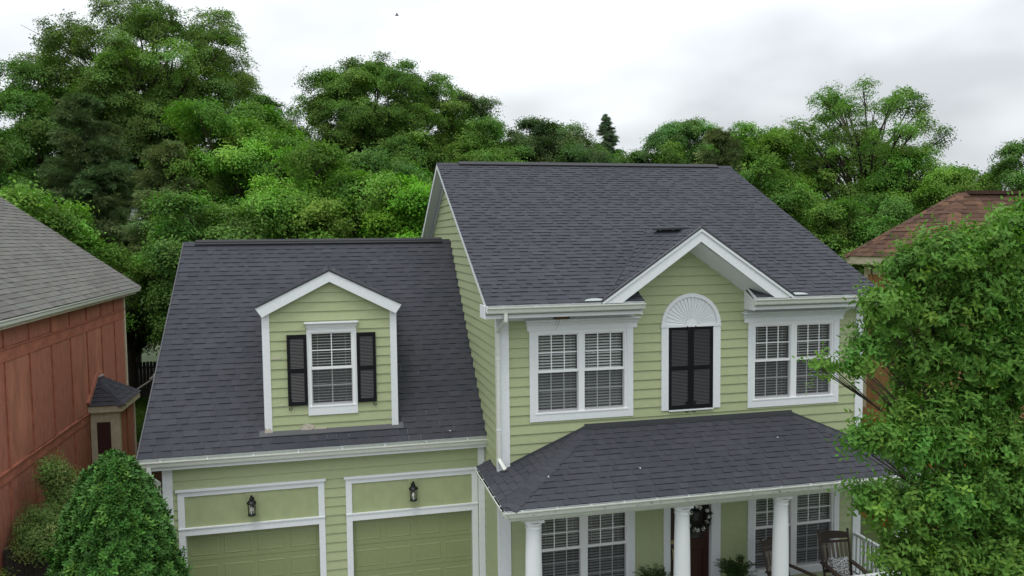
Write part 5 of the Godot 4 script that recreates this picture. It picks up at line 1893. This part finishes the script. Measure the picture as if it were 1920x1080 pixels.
func woods() -> void:
	var mid := Color(0.126, 0.230, 0.046)
	var bright := Color(0.152, 0.288, 0.050)
	var olive := Color(0.140, 0.225, 0.056)
	var deep := Color(0.100, 0.195, 0.046)
	var cedar := Color(0.10, 0.155, 0.062)
	broadleaf("maple_tree", "tallest tree, an olive green maple with sky showing through its crown", -12.2, -34.8, 21.0, 6.9, 6.4, olive, 84, 101, {"bough": 0.19, "dense": 0.72, "flat": 0.8})
	broadleaf("oak_tree", "mid green tree beside the maple, above the red house roof", -18.6, -31.0, 16.6, 4.6, 6.5, deep, 40, 102, {"dense": 0.9})
	broadleaf("oak_tree", "dark green tree rising behind the red house ridge", -17.6, -21.5, 13.4, 3.2, 5.0, deep, 32, 103)
	conifer("cedar_tree", "dark brownish cedar below the maple crown, behind the red house", -13.4, -24.3, 13.6, 2.6, 3.5, Color(0.14, 0.215, 0.085), 104, {"taper": 0.6, "per": 22.0, "whorls": 11.0})
	conifer("cedar_tree", "dull green cedar between the maple and the garage ridge", -9.1, -19.0, 10.9, 2.0, 3.8, Color(0.17, 0.23, 0.085), 105, {"taper": 0.6, "per": 22.0, "whorls": 11.0})
	broadleaf("ash_tree", "bright green layered tree behind the garage ridge, right of the maple", -6.8, -21.7, 13.7, 3.3, 5.6, bright, 44, 106, {"flat": 0.5, "dense": 1.0})
	broadleaf("oak_tree", "tall rounded tree left of the main roof peak, second in height", 0.1, -33.8, 18.7, 5.4, 7.2, mid, 76, 107, {"bough": 0.24, "dense": 1.0})
	broadleaf("ash_tree", "broad bright green tree behind the right end of the garage ridge", -2.6, -16.6, 11.2, 3.2, 4.6, bright, 44, 108, {"flat": 0.5})
	broadleaf("ash_tree", "leafy green tree low behind the left end of the garage ridge", -7.2, -15.2, 9.2, 2.0, 3.6, deep, 30, 109, {"flat": 0.5})
	broadleaf("young_tree", "small lime green tree against the left gable edge of the main roof", 0.2, -14.0, 9.7, 1.25, 3.4, Color(0.16, 0.36, 0.035), 22, 110, {"flat": 0.5})
	broadleaf("ash_tree", "green tree filling the gap behind the main roof gable", -0.2, -20.5, 11.2, 2.4, 4.2, deep, 32, 111)
	broadleaf("elm_tree", "slender loose dark tree above the main ridge beside the tall rounded tree", 6.3, -36.3, 17.1, 2.4, 6.0, cedar, 44, 112, {"dense": 0.8, "flat": 0.8})
	broadleaf("elm_tree", "short loose dark tree next to the slender loose one", 8.9, -36.0, 15.0, 2.2, 4.6, cedar, 34, 113, {"dense": 0.8, "flat": 0.8})
	broadleaf("elm_tree", "broad dark green tree above the middle of the main ridge", 9.9, -31.2, 14.9, 2.8, 5.4, cedar, 48, 114, {"flat": 0.8})
	broadleaf("oak_tree", "loose dark leaved tree right of the broad dark green one", 12.3, -32.5, 13.7, 2.4, 4.4, deep, 34, 125, {"dense": 0.7})
	conifer("spruce_tree", "pointed blue green spruce spire above the main ridge", 18.2, -43.9, 16.6, 2.3, 10.0, Color(0.20, 0.275, 0.165), 115, {"taper": 1.0, "per": 34.0, "whorls": 30.0, "lift": 0.0, "size": 0.5, "spread": 0.45})
	broadleaf("linden_tree", "round headed pale green tree above the right part of the ridge", 19.7, -35.2, 15.5, 3.0, 4.6, Color(0.125, 0.23, 0.07), 44, 116)
	broadleaf("oak_tree", "wide fresh green tree behind the right end of the ridge", 22.0, -28.5, 14.3, 3.8, 4.6, bright, 48, 117)
	conifer("juniper_tree", "brown green juniper in front of the wide fresh green tree", 17.9, -25.2, 12.8, 2.0, 3.0, Color(0.16, 0.21, 0.08), 118, {"taper": 0.5, "per": 22.0, "whorls": 11.0})
	broadleaf("walnut_tree", "open crowned tree with forked bare limbs against the sky", 26.6, -25.3, 15.9, 4.7, 4.5, Color(0.14, 0.26, 0.05), 62, 119, {"bough": 0.105, "dense": 0.42, "flat": 0.8, "trunk": 0.42})
	broadleaf("ash_tree", "green tree right behind the sloping right edge of the main roof", 17.0, -19.0, 10.7, 2.3, 4.2, mid, 34, 120)
	broadleaf("oak_tree", "bright green tree under the open crowned tree", 27.8, -22.0, 11.7, 3.0, 4.4, bright, 38, 121)
	broadleaf("young_tree", "small bushy tree between the green house and brown roof", 20.0, -16.4, 8.6, 2.1, 3.6, mid, 30, 122)
	broadleaf("oak_tree", "small green tree beyond the brown roof ridge", 33.6, -25.6, 11.4, 1.9, 3.4, mid, 24, 123)
	broadleaf("oak_tree", "dark tree standing alone beyond the brown roof, against clouds", 36.6, -23.0, 12.6, 3.0, 4.6, deep, 34, 124)
	broadleaf("ash_tree", "bright green tree just over the red house roof edge", -12.6, -14.8, 9.2, 2.1, 3.8, bright, 30, 126, {"flat": 0.5})
	broadleaf("ash_tree", "green tree between the red house roof and garage roof", -7.7, -16.6, 8.3, 1.9, 2.6, mid, 28, 127, {"flat": 0.5})
	broadleaf("young_tree", "thin dark tree by the back fence beyond the red house corner", -12.3, -25.9, 8.6, 2.2, 3.0, deep, 26, 128)
	broadleaf("oak_tree", "mid green thicket tree behind the left part of the main ridge", 5.6, -28.5, 12.6, 2.4, 4.2, mid, 34, 129)
	broadleaf("oak_tree", "dusty green thicket tree behind the middle of the main ridge", 10.4, -26.5, 12.1, 2.6, 4.0, Color(0.075, 0.13, 0.045), 34, 130)
	broadleaf("oak_tree", "fresh green thicket tree behind the right part of the main ridge", 14.6, -25.9, 12.0, 2.6, 4.0, mid, 34, 131)
	broadleaf("ash_tree", "green tree behind the maple trunk", -9.0, -28.5, 11.5, 3.4, 5.0, deep, 36, 132)
	broadleaf("ash_tree", "green tree deep in the woods behind the garage", -4.0, -27.5, 12.5, 3.2, 5.4, deep, 36, 133)
	broadleaf("oak_tree", "green tree deep in the woods left of the maple", -16.5, -27.0, 10.5, 3.2, 4.8, deep, 34, 134)
	broadleaf("oak_tree", "green tree at the foot of the open crowned tree", 23.0, -20.5, 9.6, 2.6, 4.2, deep, 32, 135)
	broadleaf("oak_tree", "mid green tree filling the skyline right of the tall rounded tree", 5.4, -31.5, 14.2, 3.2, 5.0, mid, 44, 151)
	broadleaf("oak_tree", "green tree filling the skyline between the maple and the tall rounded tree", -6.4, -33.0, 15.2, 3.4, 6.0, mid, 46, 152)
	broadleaf("oak_tree", "green tree behind the spruce spire and the round headed tree", 15.6, -37.0, 13.4, 3.2, 4.6, deep, 40, 153)
	# thicket along the wood's edge
	var hx := [[-20.0, -18.5], [-16.0, -18.5], [-6.2, -30.0], [3.5, -24.0], [29.5, -20.0], [33.0, -21.5], [24.0, -31.0], [31.0, -30.0], [-13.4, -30.0], [-15.5, -30.5], [-11.4, -36.0], [-14.6, -37.0], [-9.0, -34.5]]
	var words := ["at the far side of the red house", "between the red house and the maple", "behind the bright layered tree", "under the tall rounded tree", "behind the brown roof", "right of the bright tree behind the brown roof", "behind the wide fresh green tree", "behind the open crowned tree", "behind the back picket fence", "behind the left end of the picket fence", "deep in the woods straight behind the picket fence", "deep in the woods under the maple", "deep in the woods right of the picket fence"]
	for i in hx.size():
		broadleaf("thicket_shrub", "dark green thicket shrub " + words[i], hx[i][0], hx[i][1], 7.2 + 0.4 * (i % 3), 2.9, 3.7, deep, 28, 140 + i, {"group": "shrubs at the wood edge"})

func twig_plant(t: Node3D, lobes: Array, mesh: String, col: Color, tips: Color, tip_share: float, per: float, sd: int, shell := 0.35, scl := 1.0, up := 0.35) -> void:
	var r := RandomNumberGenerator.new()
	r.seed = sd
	var xf := []
	var cols := []
	for l in lobes:
		var c: Vector3 = l[0]
		var R: float = l[1]
		var n := int(per * R * R) + 6
		var bc := tint(r, col, 0.08)
		for i in n:
			var d := Vector3(r.randfn(0, 1), r.randfn(0.2, 0.9), r.randfn(0, 1)).normalized()
			var rad := maxf(0.02, R * (1.0 - shell * r.randf() * r.randf() * 2.0 + 0.10 * r.randfn()) - 0.10)
			var p := c + d * rad * Vector3(1, 0.8, 1)
			var nn := (d + Vector3.UP * up + Vector3(r.randfn(), r.randfn(), r.randfn()) * 0.35).normalized()
			xf.append(Transform3D(facing(nn, r.randf() * TAU, scl * r.randf_range(0.75, 1.2)), p - t.position))
			cols.append(tint(r, tips, 0.12) if r.randf() < tip_share else tint(r, bc, 0.11))
	var half := xf.size() / 2
	scatter(t, "crown", cl[mesh + "0"], xf.slice(0, half), cols.slice(0, half))
	scatter(t, "crown", cl[mesh + "1"], xf.slice(half), cols.slice(half))

func front_tree() -> void:
	var t := thing("crape_myrtle_tree", "leafy crape myrtle in the front yard before the porch end", "tree", Vector3(4.75, GY, 6.3))
	var lobes := [
		[Vector3(2.92, 5.18, 6.71), 0.18], [Vector3(3.35, 5.07, 6.61), 0.26], [Vector3(3.74, 5.13, 6.60), 0.30], [Vector3(4.46, 7.11, 6.43), 0.20],
		[Vector3(4.76, 7.16, 6.39), 0.25], [Vector3(4.55, 6.91, 6.46), 0.34], [Vector3(3.99, 6.87, 6.64), 0.33], [Vector3(3.43, 6.77, 6.62), 0.38],
		[Vector3(3.18, 6.62, 6.47), 0.28], [Vector3(2.69, 6.26, 6.69), 0.28], [Vector3(3.34, 6.12, 6.44), 0.42], [Vector3(3.97, 6.34, 6.47), 0.48],
		[Vector3(4.54, 6.33, 6.50), 0.48], [Vector3(2.64, 5.86, 6.60), 0.22], [Vector3(3.22, 5.68, 6.54), 0.33], [Vector3(3.91, 5.68, 6.40), 0.48],
		[Vector3(4.35, 5.57, 6.61), 0.48], [Vector3(2.36, 5.70, 6.75), 0.12], [Vector3(1.87, 5.72, 6.74), 0.05], [Vector3(2.06, 5.71, 6.73), 0.06],
		[Vector3(2.26, 5.70, 6.73), 0.08], [Vector3(3.34, 5.27, 6.29), 0.18], [Vector3(4.19, 5.03, 6.50), 0.36], [Vector3(2.53, 4.96, 6.84), 0.22],
		[Vector3(2.92, 4.82, 6.84), 0.28], [Vector3(2.26, 4.93, 6.88), 0.10], [Vector3(3.46, 4.73, 6.76), 0.34], [Vector3(4.24, 4.72, 6.74), 0.44],
		[Vector3(2.79, 4.18, 6.85), 0.31], [Vector3(2.44, 4.30, 6.86), 0.18], [Vector3(2.27, 4.40, 6.87), 0.06], [Vector3(3.26, 4.23, 6.85), 0.40],
		[Vector3(3.92, 4.24, 6.80), 0.40], [Vector3(4.42, 3.99, 6.73), 0.40], [Vector3(2.81, 3.68, 6.89), 0.31], [Vector3(3.32, 3.60, 6.81), 0.40],
		[Vector3(4.01, 3.49, 6.87), 0.44], [Vector3(2.92, 3.08, 6.85), 0.37], [Vector3(3.53, 2.97, 6.90), 0.45], [Vector3(4.36, 2.92, 6.89), 0.50],
		[Vector3(5.13, 6.67, 6.51), 0.42], [Vector3(5.21, 6.18, 6.46), 0.50], [Vector3(5.25, 5.33, 6.52), 0.55], [Vector3(5.19, 4.39, 6.68), 0.55],
		[Vector3(5.02, 3.59, 6.79), 0.50], [Vector3(6.11, 6.40, 6.34), 0.50], [Vector3(6.21, 5.39, 6.43), 0.55], [Vector3(6.12, 4.26, 6.49), 0.55],
		[Vector3(5.93, 3.24, 6.61), 0.50], [Vector3(5.19, 6.00, 5.85), 0.50], [Vector3(5.86, 5.31, 5.84), 0.55], [Vector3(5.23, 4.02, 5.88), 0.50],
		[Vector3(4.46, 3.49, 6.05), 0.45], [Vector3(5.88, 3.59, 5.96), 0.55],
	]
	var stems := MB.new()
	var base := Vector3(4.75, GY, 6.3)
	var r := RandomNumberGenerator.new()
	r.seed = 9
	for l in lobes:
		var c: Vector3 = l[0]
		var a := atan2(c.z - base.z, c.x - base.x)
		var foot := Vector3(cos(a) * 0.12, 0, sin(a) * 0.12)
		var low := foot * 2.0 + Vector3(0, 2.9 + r.randf() * 0.7, 0)
		var e := c - base
		var m := Vector3(lerpf(low.x, e.x, 0.35), lerpf(low.y, e.y, 0.6), lerpf(low.z, e.z, 0.35)) + Vector3(r.randf_range(-0.15, 0.15), r.randf_range(-0.25, 0.1), r.randf_range(-0.15, 0.15))
		stems.tube([foot, low, m, e], [0.04, 0.024, 0.012, 0.005], 6)
		for q in 4:
			var tip: Vector3 = e + Vector3(r.randfn(0, 0.5), r.randf_range(-0.2, 0.7), r.randfn(0, 0.5)) * l[1]
			stems.tube([m.lerp(e, 0.55), (m + e + tip) / 3.0, tip], [0.009, 0.006, 0.003], 4)
	part(t, "stems", stems, M.bark, false)
	twig_plant(t, lobes, "twig", Color(0.118, 0.245, 0.046), Color(0.20, 0.35, 0.058), 0.07, 1300.0, 31, 0.5)

func left_shrub() -> void:
	var t := thing("evergreen_shrub", "big dense glossy evergreen shrub in front of the garage corner", "shrub", Vector3(-6.38, GY, 0.3))
	var r := RandomNumberGenerator.new()
	r.seed = 41
	var H := 4.16
	var xf := []
	var cols := []
	var base := Color(0.050, 0.138, 0.024)
	var lump := FastNoiseLite.new()
	lump.seed = 4
	lump.frequency = 1.0
	for i in 14000:
		var y := H * (1.0 - pow(r.randf(), 0.8) * 0.86)
		var k := y / H
		# a blunt cone, fullest at a third of its height
		var rad := 1.04 * pow(maxf(0.0, 1.0 - pow(k, 2.4)), 0.62) * (0.75 + 0.25 * smoothstep(0.0, 0.3, k))
		var an := r.randf() * TAU
		rad *= 1.0 + 0.15 * lump.get_noise_3d(cos(an) * 1.3, y * 0.9, sin(an) * 1.3) + 0.26 * lump.get_noise_3d(cos(an) * 4.0, y * 3.2, sin(an) * 4.0)
		var q := rad * (1.0 - 0.42 * pow(r.randf(), 2.2)) + 0.03 * r.randfn()
		var d := Vector3(cos(an), 0, sin(an))
		var p := d * q + Vector3(0, y, 0)
		var nn := (d + Vector3.UP * (0.5 + k) + Vector3(r.randfn(), r.randfn(), r.randfn()) * 0.35).normalized()
		xf.append(Transform3D(facing(nn, r.randf() * TAU, r.randf_range(0.75, 1.25)), p))
		cols.append(tint(r, Color(0.10, 0.225, 0.038) if r.randf() < 0.14 else base, 0.22))
	var st := MB.new()
	for i in 16:
		var an := TAU * i / 16.0
		var e := Vector3(cos(an) * 0.5, 2.2 + 1.2 * r.randf(), sin(an) * 0.5)
		st.tube([Vector3(cos(an) * 0.08, 0, sin(an) * 0.08), e * Vector3(0.5, 0.5, 0.5), e], [0.04, 0.025, 0.01], 6)
	part(t, "stems", st, M.bark, false)
	var half := xf.size() / 2
	scatter(t, "foliage", cl["rosette0"], xf.slice(0, half), cols.slice(0, half))
	scatter(t, "foliage", cl["rosette1"], xf.slice(half), cols.slice(half))

func fine_bush(called: String, label: String, at: Vector3, lobes: Array, col: Color, tips: Color, sd: int, per := 420.0) -> void:
	var t := thing(called, label, "shrub", at)
	var r := RandomNumberGenerator.new()
	r.seed = sd
	var st := MB.new()
	var xf := []
	var cols := []
	for l in lobes:
		var c: Vector3 = l[0]
		var foot := Vector3(r.randfn(0, 0.12), 0, r.randfn(0, 0.12))
		st.tube([foot, foot.lerp(c, 0.5) + Vector3(r.randfn(0, 0.05), 0, r.randfn(0, 0.05)), c], [0.016, 0.012, 0.005], 5)
		for i in int(per * l[1] * l[1]) + 20:
			var d := Vector3(r.randfn(), r.randfn(), r.randfn()).normalized()
			var p: Vector3 = c + d * l[1] * sqrt(r.randf()) * Vector3(1, 0.75, 1)
			xf.append(Transform3D(facing((d + Vector3.UP).normalized(), r.randf() * TAU, r.randf_range(0.8, 1.4)), p))
			cols.append(tint(r, tips if r.randf() < 0.2 else col, 0.2))
	part(t, "stems", st, M.bark_pale, false)
	scatter(t, "foliage", cl["fine"], xf, cols)

func grass() -> void:
	var r := RandomNumberGenerator.new()
	r.seed = 88
	var tuft := MB.new()
	for i in 14:
		var an := r.randf() * TAU
		var p := Vector3(r.randfn(0, 0.06), 0, r.randfn(0, 0.06))
		tuft.leaf(p, Vector3(cos(an) * 0.5, 1, sin(an) * 0.5).normalized(), Vector3(cos(an), 0.3, sin(an)), r.randf_range(0.06, 0.12), 0.012)
	var xf := []
	var cols := []
	for i in 9000:
		xf.append(Transform3D(Basis(Vector3.UP, r.randf() * TAU), Vector3(r.randf_range(-15.0, -6.4), GY, r.randf_range(-26.5, -10.6))))
		cols.append(tint(r, Color(0.10, 0.20, 0.03), 0.2))
	var o := scatter(self, "grass", tuft.mesh(M.leaf), xf, cols)
	o.set_meta("label", "mown green grass in the back yard between the houses")
	o.set_meta("category", "grass")

func ground() -> void:
	var g := MB.new()
	g.quad(Vector3(-300, GY, 300), Vector3(300, GY, 300), Vector3(300, GY, -300), Vector3(-300, GY, -300))
	structure("ground", g, M.ground)
	structure("driveway", _boxed(Vector3(-5.9, GY - 0.1, -1.25), Vector3(-0.1, GY + 0.012, 20.0)), M.concrete)
	structure("path", _boxed(Vector3(2.9, GY - 0.1, 1.74), Vector3(4.9, GY + 0.012, 17.5)), M.concrete)
	structure("pavement", _boxed(Vector3(-60, GY - 0.1, 17.5), Vector3(60, GY + 0.016, 19.0)), M.concrete)
	structure("road", _boxed(Vector3(-120, GY - 0.1, 20.4), Vector3(120, GY + 0.008, 27.5)), M.asphalt)
	structure("kerb", _boxed(Vector3(-60, GY - 0.1, 20.2), Vector3(60, GY + 0.12, 20.39)), M.concrete)

func _ready() -> void:
	rng.seed = 2024
	drift.seed = 6
	drift.frequency = 0.55
	stage()
	materials()
	ground()
	house()
	print("house ", Time.get_ticks_msec())
	red_house()
	tan_house()
	print("neighbours ", Time.get_ticks_msec())
	clumps()
	woods()
	print("woods ", Time.get_ticks_msec())
	front_tree()
	left_shrub()
	fine_bush("nandina_bush", "feathery olive green nandina bush against the red house wall", Vector3(-8.15, GY, -2.35), [[Vector3(0.0, 3.3, 0.1), 0.13], [Vector3(0.05, 3.0, -0.1), 0.22], [Vector3(0.15, 2.75, -0.4), 0.3], [Vector3(0.25, 2.7, -0.1), 0.3], [Vector3(0.0, 2.4, 0.5), 0.36], [Vector3(0.1, 2.2, 0.9), 0.34], [Vector3(0.25, 2.2, 0.3), 0.4], [Vector3(0.45, 2.2, -0.2), 0.4], [Vector3(-0.05, 2.1, 0.75), 0.3], [Vector3(0.2, 1.7, 0.4), 0.42], [Vector3(0.3, 1.3, 0.0), 0.45]], Color(0.165, 0.275, 0.078), Color(0.28, 0.31, 0.11), 51, 1000.0)
	fine_bush("garden_bush", "small yellow green bush at the foot of the red wall", Vector3(-8.1, GY, 0.05), [[Vector3(-0.08, 2.05, 0.05), 0.16], [Vector3(-0.1, 1.75, 0.15), 0.26], [Vector3(0.0, 1.4, 0.1), 0.3]], Color(0.15, 0.21, 0.04), Color(0.24, 0.26, 0.06), 52)
	fence("board_fence", "weathered grey board fence between the red house and evergreen shrub", Vector3(-8.62, GY, -1.36), Vector3(-6.2, GY, -1.36), 2.15, 0.14, 0.006, M.grey_wood)
	fence("board_fence", "brown board fence across the gap behind the garage gutter", Vector3(-8.62, GY, -10.6), Vector3(-6.0, GY, -10.6), 1.65, 0.14, 0.008, M.brown_wood)
	fence("picket_fence", "dark picket fence at the back of the grass yard", Vector3(-17.0, GY, -26.9), Vector3(-8.6, GY, -26.9), 1.75, 0.13, 0.03, M.grey_wood)
	dish()
	grass()
	lantern(-4.455, 1.965, "black wall lantern above the garage door beside the evergreen shrub")
	lantern(-1.455, 1.98, "black wall lantern above the garage door next to the porch")
	wreath()
	nest()
	fern(Vector3(2.82, 0.0, 0.55), "potted fern by the green wall left of the door casing", 61)
	fern(Vector3(4.52, 0.0, 0.5), "potted fern by the green wall right of the door casing", 62)
	rocking_chair(Vector3(5.42, 0.0, 0.95), 0.35, "brown slatted rocking chair half hidden behind a white column")
	rocking_chair(Vector3(6.55, 0.0, 1.0), -0.1, "brown slatted rocking chair with a patterned cushion on it")
	cushion(Vector3(6.52, 0.445, 0.90), -0.1)
	litter()
	# trees across the street, mirrored in the front windows
	var acr := [[-13.0, 36.0], [-3.0, 38.0], [7.5, 36.5], [17.0, 39.0], [28.0, 37.0]]
	var where := ["opposite the driveway", "opposite the garage", "opposite the porch", "opposite the tan house", "at the far end"]
	for i in acr.size():
		broadleaf("street_tree", "green street tree across the road " + where[i], acr[i][0], acr[i][1], 9.5 + 0.8 * (i % 3), 4.2, 4.3, Color(0.112, 0.212, 0.042), 34, 160 + i, {"group": "trees across the street"})
	bird()
	print("done ", Time.get_ticks_msec())
